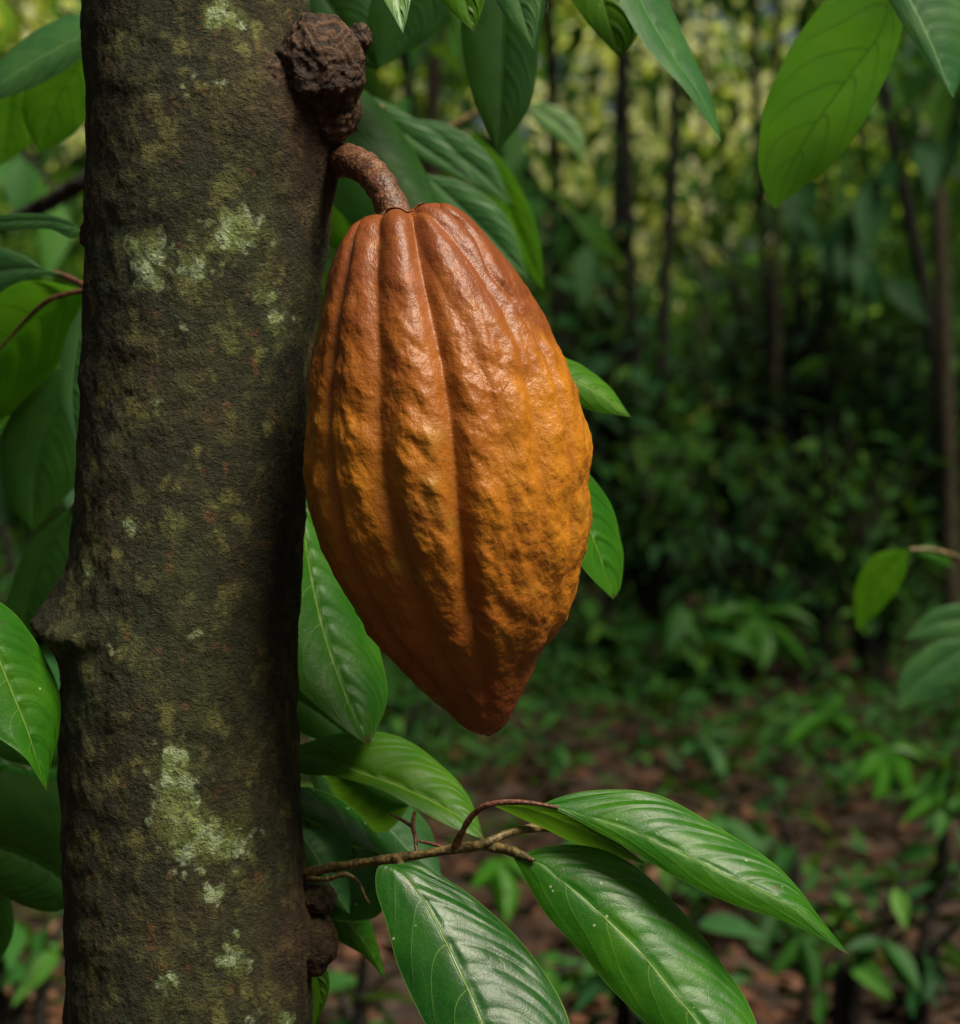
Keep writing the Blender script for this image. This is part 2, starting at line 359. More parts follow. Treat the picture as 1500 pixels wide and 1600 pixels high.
def burl(cx, cy, d, rx, ry, rz, seed, swirl=None, amp=.16, rings=0., mat='knot', parent=tree, name='knot', res=4):
    """knotty lump: a sphere pushed about by noise, with ring ridges round the point swirl"""
    bpyme = bpy.data.meshes.new('t'); import bmesh
    bm = bmesh.new(); bmesh.ops.create_icosphere(bm, subdivisions=res + 1, radius=1)
    V = np.array([v.co[:] for v in bm.verts]); Fc = np.array([[v.index for v in f.verts] for f in bm.faces]); bm.free(); bpy.data.meshes.remove(bpyme)
    n = V.copy(); s = 1 + amp * fbm(n * 1.7 + seed * 9.1, 3) * 1.3 + amp * .35 * fbm(n * 6 + seed, 3)
    ring = np.zeros(len(V))
    if swirl is not None:
        sw = np.array(swirl, float); sw /= np.linalg.norm(sw)
        a = np.arccos(np.clip(n @ sw, -1, 1)) + .34 * fbm(n * 1.5 + seed, 3)
        wv = .5 + .5 * np.cos(a * rings); msk = np.exp(-(a / 1.5) ** 2)
        s += msk * .040 * wv + .02 * fbm(n * 13 + seed, 2) - .10 * np.exp(-(a / .34) ** 2); ring = wv * msk
    Vw = P(cx, cy, d) + n * s[:, None] * np.array([rx, ry, rz]) * (1 / F * d)
    o = mesh_obj(name, Vw, Fc, M[mat], attrs={'ring': ring, 'red': 0 * ring + .65}); place(o, parent); return o
burl(500, 104, .900, 70, 62, 76, 1, (.28, -.62, .74), .10, 22, res=5)
burl(561, 60, .905, 20, 24, 22, 2, (.9, -.4, .3), .16, 9, res=3)
burl(428, 134, .897, 46, 34, 44, 3, (-.2, -.9, .3), .10, 24)
burl(505, 172, .912, 58, 50, 56, 4, (.6, -.7, -.2), .10, 22, res=4)
burl(550, 160, .917, 14, 14, 14, 5, None, .22, res=3)
burl(499, 1404, .928, 27, 30, 23, 6, (1, -.5, .1), .09, 16, mat='bark', res=4)
burl(488, 1474, .930, 38, 40, 50, 7, (1, -.4, .1), .10, 16, mat='bark', res=4)
burl(133, 366, .93, 9, 12, 18, 8, None, .25, res=3)

# ------------------------------------------------------------------ cacao pod
POD_D = 0.885
pod = thing('cacao_pod', 'ripe orange brown ridged cacao pod hanging against the trunk', 'cacao pod', tuple(P(600, 240, POD_D)))
def build_pod():
    left = np.array([(622, 341), (590, 345), (565, 355), (545, 370), (520, 410), (505, 470), (491, 540), (482, 620), (478, 700), (485, 790), (505, 860), (540, 930), (590, 1008), (640, 1062), (690, 1108), (718, 1136), (740, 1148), (762, 1153)], float)
    right = np.array([(622, 341), (655, 331), (700, 331), (740, 350), (790, 405), (840, 480), (880, 550), (905, 620), (919, 690), (923, 760), (920, 830), (905, 910), (880, 972), (842, 1031), (827, 1066), (810, 1100), (794, 1130), (778, 1147), (762, 1153)], float)
    A = np.array([622, 338.]); B = np.array([762, 1152.6]); L = np.linalg.norm(B - A); ax = (B - A) / L; pr = np.array([ax[1], -ax[0]])
    def sp(c): q = c - A; return np.stack([q @ ax, q @ pr], -1)
    l, r = sp(left), sp(right)
    l = catmull(l, 200); r = catmull(r, 200)
    def mono(c): return c[np.argsort(c[:, 0], kind='stable')]
    l, r = mono(l), mono(r)
    # profile: arc parameter so rows are dense at the two ends
    t = np.linspace(0, 1, 520); s = L * (.5 - .5 * np.cos(np.pi * t)); s[0] = 1.5; s[-1] = L - .3
    wl = -np.interp(s, l[:, 0], l[:, 1]); wr = np.interp(s, r[:, 0], r[:, 1])
    fac0 = smooth(0, 14, s)
    k = np.ones(9) / 9
    wl = np.maximum(wl, 1) ; wr = np.maximum(wr, 1)
    wl = np.convolve(np.pad(wl, 4, mode='edge'), k, 'valid'); wr = np.convolve(np.pad(wr, 4, mode='edge'), k, 'valid')
    cen = (wr - wl) / 2; rad = (wr + wl) / 2
    cf = np.linspace(.22, .985, 22); cs = s[0] - 5 * (1 - cf) ** 1.3; c0, r0 = cen[0], rad[0]
    cen = np.concatenate([-5 + (c0 + 5) * cf ** 1.2, cen]); rad = np.concatenate([r0 * cf, rad]); s = np.concatenate([cs, s]); cap = np.concatenate([cf, np.ones(520)])
    n = 620; ph = np.linspace(-np.pi, np.pi, n, endpoint=False)
    S, PH = np.meshgrid(s, ph, indexing='ij'); RAD = np.repeat(rad[:, None], n, 1)
    # furrows: photo polylines, depth and width in pixels (1 px = .27 mm)
    gro = [([(640, 342), (652, 352), (663, 427), (680, 500), (697, 583), (712, 683), (718, 763), (727, 863), (735, 937), (750, 1013), (760, 1100), (764, 1150)], 24, 20, 1.),
           ([(600, 346), (592, 360), (589, 433), (592, 500), (596, 567), (594, 633), (599, 733), (615, 800), (646, 897), (683, 997), (735, 1100), (764, 1150)], 17, 25, .8),
           ([(585, 347), (556, 367), (540, 443), (526, 533), (518, 617), (520, 700), (525, 763), (545, 840), (575, 920), (625, 1000), (700, 1090), (764, 1150)], 13, 13, .9),
           ([(650, 338), (683, 352), (730, 403), (763, 450), (797, 510), (825, 600), (840, 690), (846, 780), (843, 860), (827, 935), (812, 1030), (790, 1110), (764, 1150)], 8, 16, .45),
           ([(690, 336), (740, 368), (771, 433), (804, 473), (834, 520), (858, 567), (880, 650), (889, 717), (893, 763), (893, 830), (878, 930), (838, 1030), (800, 1110), (764, 1150)], 8, 9, .7),
           ([(652, 345), (668, 400), (690, 445), (712, 490), (743, 553), (768, 620), (786, 700), (797, 780), (800, 850), (796, 940), (785, 1040), (764, 1150)], 7, 17, .3)]
    dep = np.zeros_like(S); gm = np.zeros_like(S)
    env = (.7 + .3 * smooth(2, 40, S)) * np.repeat(smooth(.3, 1, cap)[:, None], n, 1) * (1 - .75 * smooth(L * .62, L * .97, S))
    for pts, dp, wd, gs in gro:
        q = sp(np.array(pts, float)); q = catmull(q, 120); q = mono(q)
        pc = np.interp(np.concatenate([np.full(22, s[22]), s[22:]]), q[:, 0], q[:, 1]); pc[:22] = cen[:22] + (pc[22] - cen[22]) * cf; x = np.clip((pc - cen) / np.maximum(rad, 1), -.985, .985); p0 = np.arcsin(x)
        dist = np.angle(np.exp(1j * (PH - p0[:, None]))) * RAD
        w_ = wd * (.35 + .65 * np.clip(RAD / 180, 0, 1)) * (1 + .12 * noise(np.stack([S / 60, PH * 0, PH * 0 + dp], -1)))
        gg = np.exp(-np.abs(dist / w_) ** 1.55)
        dep += 1.05 * dp * gg * np.clip(RAD / 110, .3, 1) * env; gm += gs * gg * env
    for p0, dp, wd in ((1.75, 12, 16), (2.15, 16, 20), (2.6, 10, 16), (3.05, 20, 22), (-2.75, 10, 16), (-2.3, 16, 20), (-1.8, 10, 14)):
        gg = np.exp(-(np.angle(np.exp(1j * (PH - p0))) * RAD / wd) ** 2); dep += dp * gg * env * np.clip(RAD / 120, .2, 1); gm += .6 * gg * env
    r_ = RAD - dep
    # centre of the top sinks a little round the stalk
    sink = np.zeros_like(S)
    px_ = 1 / F * POD_D
    pl = cen[:, None] + r_ * np.sin(PH); dpth = -r_ * .97 * np.cos(PH)
    capm = np.repeat(cap[:, None], n, 1); SD = S - 10 * (1 - np.clip(gm * 1.3, 0, 1)) * np.exp(-(S / 28) ** 2) * smooth(.45, 1, capm); gm = gm * smooth(.5, 1, capm)
    S0 = S; S = SD
    X = A[0] + ax[0] * S + pr[0] * pl; Y = A[1] + ax[1] * S + pr[1] * pl
    V = P(750, 800, POD_D) + np.stack([(X - 750) * px_, dpth * px_, -(Y - 800) * px_], -1)
    # outward direction
    nd = np.stack([pr[0] * np.sin(PH), -np.cos(PH), -pr[1] * np.sin(PH)], -1)
    ve = V * [1, 1, 1]
    rot = R(28); vr = np.stack([ve[..., 0] * math.cos(rot) + ve[..., 2] * math.sin(rot), ve[..., 1], -ve[..., 0] * math.sin(rot) + ve[..., 2] * math.cos(rot)], -1)
    mid = smooth(.05 * L, .3 * L, S) * (1 - .55 * smooth(.8 * L, L, S))
    rid = 1 - np.clip(gm, 0, 1)
    d = (fbm(vr * [62, 62, 38], 2) * .00150 * (.35 + .65 * mid) + fbm(vr * [150, 150, 95], 3) * .00062 * (.4 + .6 * mid)) * (.35 + .65 * rid) * 1.3
    d *= np.clip(RAD / 60, .15, 1)
    V = V + nd * d[..., None]
    f = S0 / L
    red = (1 - smooth(.05, .42, f)) * .85 + smooth(.62, .98, f) * .75 + .25 * (PH > .5) * (1 - smooth(.2, .5, f))
    yel = np.exp(-((f - .55) / .28) ** 2) * (.55 + .5 * smooth(.1, 1.1, PH)) + .35 * np.exp(-((f - .4) / .15) ** 2 - ((PH + .75) / .3) ** 2)
    o = mesh_obj('husk', V.reshape(-1, 3), grid_faces(len(s), n, True), M['pod'], attrs={'red': red, 'yellow': yel, 'groove': np.clip(gm, 0, 1)})
    place(o, pod)
    # stalk
    sk = [(495, 266, .940), (517, 254, .929), (543, 251, .914), (571, 263, .901), (594, 287, .890), (609, 317, .886), (616, 336, .885), (618, 356, .885)]
    rr = [33, 29, 26.5, 25, 24.5, 25.5, 30, 38]
    pts = np.array([P(*a) for a in sk]); V, Fc, c = tube(pts, np.array(rr) * px_, 64, 150)
    V = V.reshape(150, 64, 3); cc = V.mean(1, keepdims=True); nn = V - cc; nn /= np.linalg.norm(nn, axis=2)[..., None]
    V = V + nn * (fbm(V * 420, 3) * .00025 + fbm(V * 110, 2) * .0003 + .0003 * np.sin(np.linspace(0, 60, 150))[:, None])[..., None]
    o = mesh_obj('stalk', V.reshape(-1, 3), Fc, M['stalk']); place(o, pod)
build_pod()

# ------------------------------------------------------------------ big leaves
def leaf(parent, mat, d, mid, left, right, dl=0., dr=0., tip_d=0., camber=.09, pucker=.018, hi=False, nv=6.2, k=2.0, wave=.0):
    """A leaf blade from its outline and midrib; d depth at the base, tip_d added towards the tip, dl/dr depth added at the two margins"""
    n, m = (150, 72) if hi else (60, 32)
    mid, left, right = (catmull(np.array(c, float), n) for c in (mid, left, right))
    t = np.linspace(0, 1, n); prof = np.sin(np.pi * np.clip(t, 0, 1)) ** .7
    dm = d + tip_d * t
    Mw = P(mid[:, 0], mid[:, 1], dm); Lw = P(left[:, 0], left[:, 1], dm + dl * prof); Rw = P(right[:, 0], right[:, 1], dm + dr * prof)
    u = np.linspace(-1, 1, m + 1); a = np.abs(u)[None, :, None]
    E = np.where((u < 0)[None, :, None], Lw[:, None], Rw[:, None]); V = Mw[:, None] + (E - Mw[:, None]) * a
    gt = np.gradient(V, axis=0); gu = np.gradient(V, axis=1); N = np.cross(gu, gt); N /= np.linalg.norm(N, axis=2)[..., None] + 1e-12
    tow = V - np.array([0, 0, H]); N *= np.where((N * tow).sum(-1) > 0, -1, 1)[..., None]
    flip = np.sign((N * (-tow)).sum(-1)); N *= np.where(flip < 0, -1, 1)[..., None]
    # keep the normal coherent over each half
    for hf in (u <= 0, u >= 0):
        ref = N[n // 2][hf].mean(0); N[:, hf] *= np.where((N[:, hf] @ ref) < 0, -1, 1)[..., None]
    wid = np.linalg.norm(Lw - Mw, axis=1)[:, None] * (u < 0) + np.linalg.norm(Rw - Mw, axis=1)[:, None] * (u >= 0)
    A = np.abs(u)[None, :]; T = t[:, None]
    q = T * nv - k * A ** 1.75 + .22 * (u > 0)[None, :]
    q = q + .16 * noise(np.stack([T * 5 + 0 * A, 0 * T + u[None, :] * 1.5, 0 * T * A + mid[0, 0] * .137], -1))
    pk = np.abs(np.sin(np.pi * q)) * (1 - A ** 3) * smooth(0, .12, A)
    off = wid * (camber * (1 - (2 * A - 1) ** 2) + pucker * pk * (.15 + .85 * (u >= 0))[None, :])
    off = off + wid * wave * np.sin(T * 17 + u[None, :] * 2) * A ** 2 + wid * .03 * noise(np.stack([T * 7 + 0 * A, A * 3 + 0 * T, 0 * T * A + d * 50], -1)) * A
    V = V + N * off[..., None]
    uv = np.stack([np.broadcast_to((u + 1) / 2, (n, m + 1)), np.broadcast_to(t[:, None], (n, m + 1))], -1)
    o = mesh_obj('leaf', V.reshape(-1, 3), grid_faces(n, m + 1), M[mat], uv=uv.reshape(-1, 2), attrs={'q': q.ravel()}); place(o, parent)
    return o
def twig(parent, pts, rad, mat='twig', name='twig', nseg=14):
    p = np.array([P(*a) for a in pts]); dd = np.array([a[2] for a in pts]); V, Fc, c = tube(p, np.array(rad) / F * dd, nseg, len(pts) * 10)
    V = V.reshape(-1, nseg, 3); cc = V.mean(1, keepdims=True); V = V + (V - cc) * (.22 * fbm(V * 160, 2))[..., None]
    o = mesh_obj(name, V.reshape(-1, 3), Fc, M[mat]); place(o, parent); return o
def spray(label, at, cat='branch', group=None, name='leafy_branch'):
    return thing(name, label, cat, tuple(P(*at)), group)

# --- the glossy branch at the foot of the picture
b1 = spray('leafy branch with large glossy dark green leaves growing rightwards beside the lower trunk', (480, 1365, .93))
twig(b1, [(455, 1372, .94), (490, 1362, .925), (550, 1350, .91), (610, 1342, .90), (660, 1335, .895), (720, 1325, .89), (755, 1319, .885), (800, 1300, .89), (850, 1292, .90), (905, 1297, .91)], [11, 9, 7, 8, 7, 8, 8, 6, 8, 4])
twig(b1, [(712, 1324, .89), (722, 1300, .885), (740, 1272, .88), (770, 1256, .875), (820, 1254, .872), (872, 1262, .87)], [7, 5, 5, 5, 4, 3], 'twig_red', 'leaf_stalk')
twig(b1, [(745, 1320, .887), (780, 1325, .885), (810, 1334, .88), (835, 1345, .876)], [7, 8, 7, 3], 'twig', 'leaf_stalk')
twig(b1, [(482, 1373, .925), (510, 1374, .915), (540, 1366, .91), (560, 1378, .91), (570, 1400, .91), (577, 1412, .91)], [5, 4, 4, 3, 2.5, 2], 'twig', 'leaf_stalk')
twig(b1, [(617, 1341, .90), (625, 1350, .89), (634, 1362, .885)], [9, 7, 3], 'twig', 'leaf_stalk')
twig(b1, [(651, 1337, .897), (649, 1310, .90), (645, 1290, .90), (648, 1268, .90)], [3.5, 3, 3.5, 2.5], 'twig_red', 'side_twig')
twig(b1, [(645, 1292, .90), (630, 1282, .905), (610, 1272, .91)], [3, 3, 1.5], 'twig_red', 'side_twig')
twig(b1, [(654, 1314, .898), (680, 1320, .897), (705, 1330, .893)], [2.5, 3, 2.5], 'twig_red', 'side_twig')
leaf(b1, 'dark', .885, [(612, 1350), (640, 1375), (675, 1430), (700, 1480), (735, 1555), (765, 1625), (805, 1690), (850, 1750)],
     [(612, 1350), (590, 1356), (588, 1392), (603, 1440), (622, 1510), (650, 1572), (672, 1612), (720, 1680), (785, 1735), (850, 1750)],
     [(612, 1350), (650, 1350), (692, 1370), (745, 1407), (800, 1455), (850, 1520), (880, 1570), (893, 1620), (890, 1690), (850, 1750)], dl=.0, dr=.019, tip_d=-.05, hi=True, camber=.06, pucker=.034)
leaf(b1, 'mid', .88, [(803, 1341), (842, 1350), (880, 1380), (908, 1402), (960, 1450), (1003, 1492), (1050, 1550), (1092, 1600), (1140, 1660), (1200, 1735)],
     [(803, 1341), (822, 1375), (850, 1425), (900, 1480), (950, 1540), (1003, 1592), (1050, 1640), (1120, 1700), (1200, 1735)],
     [(803, 1341), (850, 1323), (900, 1320), (952, 1332), (1005, 1362), (1055, 1412), (1103, 1470), (1140, 1522), (1165, 1560), (1184, 1605), (1200, 1665), (1200, 1735)], dl=.0, dr=.019, tip_d=-.04, hi=True, camber=.08, pucker=.042)
leaf(b1, 'mid', .872, [(850, 1256), (890, 1268), (930, 1281), (981, 1297), (1046, 1326), (1100, 1352), (1150, 1376), (1205, 1400), (1255, 1428), (1290, 1458), (1328, 1493)],
     [(850, 1257), (890, 1276), (930, 1298), (975, 1322), (1046, 1365), (1100, 1393), (1150, 1415), (1205, 1432), (1250, 1450), (1288, 1470), (1328, 1493)],
     [(850, 1255), (880, 1244), (915, 1236), (960, 1234), (1005, 1237), (1045, 1248), (1100, 1279), (1150, 1309), (1200, 1342), (1245, 1385), (1283, 1436), (1328, 1493)], dl=-.001, dr=.016, tip_d=-.02, hi=True, camber=.07, pucker=.034)
leaf(b1, 'deep', .885, [(765, 1256), (820, 1262), (870, 1278), (930, 1305), (1010, 1350)],
     [(765, 1256), (800, 1272), (850, 1295), (900, 1318), (950, 1335), (1010, 1350)],
     [(765, 1256), (790, 1251), (830, 1251), (880, 1266), (930, 1290), (1010, 1350)], dl=.01, dr=-.004)
# leaves of the same branch lying behind it
leaf(b1, 'bright', 1.0, [(430, 1178), (475, 1180), (510, 1186), (560, 1207), (610, 1224), (665, 1248), (715, 1275), (757, 1312)],
     [(430, 1178), (470, 1208), (520, 1213), (560, 1222), (605, 1238), (650, 1263), (700, 1290), (757, 1312)],
     [(430, 1178), (470, 1163), (540, 1144), (600, 1145), (650, 1165), (700, 1205), (735, 1250), (757, 1312)], dl=-.008, dr=.02, tip_d=-.03, pucker=.07, k=2.0)
leaf(b1, 'dark', 1.01, [(620, 1345), (585, 1330), (540, 1318), (500, 1290), (450, 1270), (400, 1260)],
     [(620, 1345), (590, 1305), (560, 1270), (520, 1243), (470, 1230), (400, 1260)],
     [(620, 1345), (600, 1420), (560, 1440), (500, 1430), (450, 1380), (400, 1260)], dl=.02, dr=-.01)
leaf(b1, 'blue', .985, [(440, 1270), (475, 1310), (500, 1350), (525, 1395), (546, 1428)],
     [(440, 1270), (450, 1330), (478, 1375), (510, 1405), (546, 1428)],
     [(440, 1270), (480, 1295), (515, 1296), (545, 1312), (548, 1370), (546, 1428)], dl=.0, dr=.02)
leaf(b1, 'mid', 1.02, [(480, 1400), (520, 1420), (555, 1455), (580, 1490), (603, 1533)],
     [(480, 1400), (500, 1440), (530, 1470), (570, 1495), (603, 1533)],
     [(480, 1400), (520, 1385), (560, 1400), (582, 1450), (603, 1533)], dl=.0, dr=.02)
leaf(b1, 'deep', 1.03, [(640, 1260), (600, 1250), (560, 1225), (500, 1195)],
     [(640, 1260), (610, 1235), (570, 1215), (500, 1195)], [(640, 1260), (600, 1300), (540, 1270), (500, 1195)], dl=.0, dr=.02)
leaf(b1, 'blue', 1.05, [(480, 1200), (530, 1225), (580, 1265), (640, 1330), (690, 1370)],
     [(480, 1200), (500, 1250), (550, 1300), (620, 1350), (690, 1370)], [(480, 1200), (540, 1205), (610, 1240), (670, 1290), (690, 1370)], dl=.0, dr=.02)
leaf(b1, 'bright', 1.0, [(478, 1500), (495, 1530), (500, 1560), (490, 1610)],
     [(478, 1500), (475, 1540), (478, 1580), (490, 1610)], [(478, 1500), (508, 1510), (514, 1550), (490, 1610)])

# --- leaves between trunk and pod
b2 = spray('broad veined green leaves hanging between lower pod and trunk', (470, 780, 1.02))
twig(b2, [(430, 700, 1.05), (455, 760, 1.04), (478, 800, 1.02), (500, 815, 1.03)], [7, 6, 4, 3])
leaf(b2, 'mid', 1.01, [(470, 790), (482, 880), (498, 960), (515, 1020), (535, 1075), (555, 1125), (576, 1166)],
     [(470, 790), (425, 860), (410, 940), (425, 1020), (467, 1075), (515, 1120), (576, 1166)],
     [(470, 790), (510, 830), (550, 900), (582, 980), (601, 1050), (602, 1105), (576, 1166)], dl=-.012, dr=.02, tip_d=-.03, pucker=.06, camber=.08)
leaf(b2, 'blue', 1.03, [(476, 770), (486, 810), (496, 850), (505, 900)], [(476, 770), (470, 820), (480, 870), (505, 900)], [(476, 770), (500, 800), (512, 850), (505, 900)])
leaf(b2, 'deep', 1.04, [(400, 1060), (470, 1095), (520, 1130), (560, 1165)], [(400, 1060), (450, 1130), (510, 1160), (560, 1165)], [(400, 1060), (460, 1050), (530, 1100), (560, 1165)])

# --- leaves to the right of the pod
b3 = spray('pair of bright green leaf tips poking out behind the right side of the pod', (820, 640, 1.0))
twig(b3, [(760, 600, 1.02), (790, 640, 1.01), (820, 650, 1.0), (850, 720, .99)], [6, 5, 4, 3])
leaf(b3, 'bright', 1.02, [(810, 560), (870, 585), (930, 612), (986, 652)], [(810, 560), (850, 605), (920, 640), (986, 652)], [(810, 560), (880, 558), (945, 597), (986, 652)], dr=.015)
leaf(b3, 'mid', 1.0, [(850, 690), (895, 770), (930, 850), (958, 937)], [(850, 690), (865, 800), (905, 880), (958, 937)], [(850, 690), (915, 735), (955, 790), (973, 860), (970, 915), (958, 937)], dl=-.015, dr=.02)

# --- left front leaf
b4 = spray('shiny pale veined leaf pointing down at the left edge, beside the trunk burl', (-130, 850, .89))
twig(b4, [(-260, 700, .88), (-180, 790, .885), (-110, 880, .89), (-60, 935, .89)], [8, 6, 5, 4])
leaf(b4, 'mid', .89, [(-70, 920), (-35, 975), (-5, 1025), (20, 1085), (42, 1140), (58, 1190), (73, 1236)],
     [(-70, 920), (-110, 1000), (-90, 1080), (-40, 1130), (5, 1158), (40, 1185), (60, 1215), (73, 1236)],
     [(-70, 920), (-40, 918), (0, 941), (32, 968), (62, 1012), (86, 1062), (95, 1103), (91, 1150), (80, 1192), (73, 1236)], dl=-.01, dr=.02, hi=True, pucker=.04, nv=6.5, k=1.9)

# --- left sprays behind the trunk
b5 = spray('spray of big drooping green leaves on brown stalks at the left edge behind the trunk', (150, 455, 1.15))
twig(b5, [(220, 440, 1.12), (150, 452, 1.14), (120, 440, 1.16), (90, 428, 1.17), (60, 425, 1.18)], [8, 7, 5, 5, 3], 'twig_red')
twig(b5, [(150, 452, 1.14), (110, 458, 1.145), (75, 470, 1.15), (40, 500, 1.16), (0, 545, 1.165)], [7, 4, 4, 3, 2], 'twig_red', 'leaf_stalk')
leaf(b5, 'lit', 1.17, [(140, 455), (90, 465), (40, 505), (-20, 565), (-80, 650)], [(140, 455), (60, 438), (0, 448), (-60, 480), (-100, 560), (-80, 650)], [(140, 455), (118, 515), (90, 572), (50, 612), (0, 655), (-80, 650)], dl=.02, dr=.02, pucker=.05)
leaf(b5, 'blue', 1.14, [(105, 429), (60, 420), (0, 425), (-70, 450)], [(105, 429), (75, 425), (35, 398), (-20, 390), (-70, 450)], [(105, 429), (60, 432), (20, 445), (-15, 462), (-70, 450)])
leaf(b5, 'blue', 1.12, [(135, 360), (90, 347), (40, 345), (-40, 350)], [(135, 360), (95, 340), (50, 333), (0, 336), (-40, 350)], [(135, 360), (110, 372), (75, 358), (0, 360), (-40, 350)])
leaf(b5, 'blue', 1.13, [(138, 462), (122, 530), (112, 610), (120, 700)], [(138, 462), (106, 520), (93, 580), (98, 640), (120, 700)], [(138, 462), (150, 520), (150, 620), (120, 700)])
leaf(b5, 'deep', 1.2, [(130, 560), (90, 640), (60, 720), (50, 830)], [(130, 560), (50, 600), (0, 690), (10, 780), (50, 830)], [(130, 560), (150, 640), (130, 740), (50, 830)])
leaf(b5, 'mid', 1.32, [(130, 520), (80, 590), (30, 640), (-30, 680)], [(130, 520), (60, 560), (0, 610), (-30, 680)], [(130, 520), (120, 610), (60, 670), (-30, 680)])
b6 = spray('spray of dark shaded leaves beneath the left burl of the trunk', (150, 780, 1.15))
twig(b6, [(200, 740, 1.12), (150, 770, 1.14), (115, 790, 1.15)], [6, 5, 4])
leaf(b6, 'deep', 1.15, [(125, 780), (80, 850), (50, 920), (30, 1010)], [(125, 780), (50, 845), (14, 925), (5, 980), (30, 1010)], [(125, 780), (140, 870), (110, 960), (30, 1010)])
leaf(b6, 'dark', 1.17, [(130, 1180), (80, 1200), (10, 1190), (-60, 1150)], [(130, 1180), (80, 1145), (10, 1130), (-60, 1150)], [(130, 1180), (90, 1240), (10, 1230), (-60, 1150)])
leaf(b6, 'deep', 1.12, [(125, 1400), (80, 1360), (20, 1330), (-60, 1310)], [(125, 1400), (140, 1250), (50, 1212), (-30, 1215), (-60, 1310)], [(125, 1400), (80, 1425), (0, 1395), (-60, 1310)])
leaf(b6, 'deep', 1.16, [(-10, 1330), (0, 1400), (0, 1450), (-10, 1520)], [(-10, 1330), (-60, 1400), (-50, 1470), (-10, 1520)], [(-10, 1330), (16, 1400), (20, 1460), (-10, 1520)])
b7 = spray('blue green leaf and a shaded leaf under it, left of the trunk top', (190, 30, 1.25))
twig(b7, [(260, -20, 1.2), (200, 20, 1.22), (165, 40, 1.24)], [7, 6, 4])
leaf(b7, 'blue', 1.24, [(185, 30), (110, 65), (40, 105), (-50, 165)], [(185, 30), (120, 22), (55, 48), (-10, 105), (-50, 165)], [(185, 30), (130, 88), (70, 128), (0, 155), (-50, 165)], dl=.02)
leaf(b7, 'lit', 1.3, [(160, 60), (110, 120), (80, 180), (60, 240)], [(160, 60), (60, 110), (35, 170), (60, 240)], [(160, 60), (150, 150), (120, 205), (60, 240)])
leaf(b7, 'lit', 1.45, [(20, 120), (15, 170), (10, 220), (0, 260)], [(20, 120), (-30, 160), (-40, 220), (0, 260)], [(20, 120), (55, 160), (50, 220), (0, 260)])

# --- top sprays
b8 = spray('cluster of broad shaded leaves behind the pod stalk and the trunk knots', (480, 60, 1.25))
twig(b8, [(420, -40, 1.2), (470, 20, 1.22), (520, 90, 1.25), (560, 150, 1.27), (600, 170, 1.3)], [9, 8, 7, 6, 4])
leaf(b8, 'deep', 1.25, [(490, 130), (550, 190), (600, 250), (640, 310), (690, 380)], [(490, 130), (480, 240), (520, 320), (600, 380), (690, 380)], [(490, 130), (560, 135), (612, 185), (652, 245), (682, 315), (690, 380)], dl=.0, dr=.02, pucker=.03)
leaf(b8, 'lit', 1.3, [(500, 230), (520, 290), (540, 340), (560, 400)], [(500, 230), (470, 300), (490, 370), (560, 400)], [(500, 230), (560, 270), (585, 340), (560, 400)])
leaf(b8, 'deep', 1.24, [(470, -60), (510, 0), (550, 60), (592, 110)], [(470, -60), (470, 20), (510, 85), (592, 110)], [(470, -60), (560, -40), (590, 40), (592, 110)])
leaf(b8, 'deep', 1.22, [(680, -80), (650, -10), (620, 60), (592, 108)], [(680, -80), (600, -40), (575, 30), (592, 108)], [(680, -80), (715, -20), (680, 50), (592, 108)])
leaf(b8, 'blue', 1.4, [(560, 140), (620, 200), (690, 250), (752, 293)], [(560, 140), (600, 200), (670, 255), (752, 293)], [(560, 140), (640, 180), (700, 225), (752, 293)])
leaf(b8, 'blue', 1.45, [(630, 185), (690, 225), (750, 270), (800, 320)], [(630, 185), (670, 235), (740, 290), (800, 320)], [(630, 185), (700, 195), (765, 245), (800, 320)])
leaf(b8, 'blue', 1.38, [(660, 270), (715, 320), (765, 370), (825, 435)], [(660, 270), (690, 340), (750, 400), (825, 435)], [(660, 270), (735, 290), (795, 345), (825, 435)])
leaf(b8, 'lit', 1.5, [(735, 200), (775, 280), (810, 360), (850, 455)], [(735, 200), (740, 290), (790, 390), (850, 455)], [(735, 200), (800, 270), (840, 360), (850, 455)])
b9 = spray('row of leaf tips hanging into the top of the picture right of the knots', (720, -180, 1.0))
twig(b9, [(560, -230, .95), (640, -200, .97), (720, -180, 1.0), (800, -150, 1.05), (880, -160, 1.08), (960, -150, 1.08)], [10, 9, 8, 7, 6, 5])
leaf(b9, 'pale', .95, [(600, -120), (618, -60), (622, 0), (630, 52)], [(600, -120), (565, -60), (603, 5), (630, 52)], [(600, -120), (650, -70), (641, 0), (630, 52)], tip_d=-.02)
leaf(b9, 'bright', .97, [(690, -110), (710, -60), (725, 0), (741, 50)], [(690, -110), (655, -50), (700, 12), (741, 50)], [(690, -110), (745, -70), (758, -10), (741, 50)])
leaf(b9, 'deep', 1.14, [(790, -100), (788, 0), (785, 110), (778, 238)], [(790, -100), (728, -20), (722, 70), (742, 160), (778, 238)], [(790, -100), (850, -20), (842, 70), (828, 165), (778, 238)])
leaf(b9, 'blue', 1.0, [(780, -110), (795, -50), (812, 10), (834, 77)], [(780, -110), (748, -60), (785, 18), (834, 77)], [(780, -110), (835, -80), (845, 0), (834, 77)])
leaf(b9, 'bright', 1.08, [(900, -140), (925, -60), (945, 20), (970, 94)], [(900, -140), (865, -60), (910, 25), (970, 94)], [(900, -140), (975, -80), (1003, 30), (970, 94)], camber=.05)
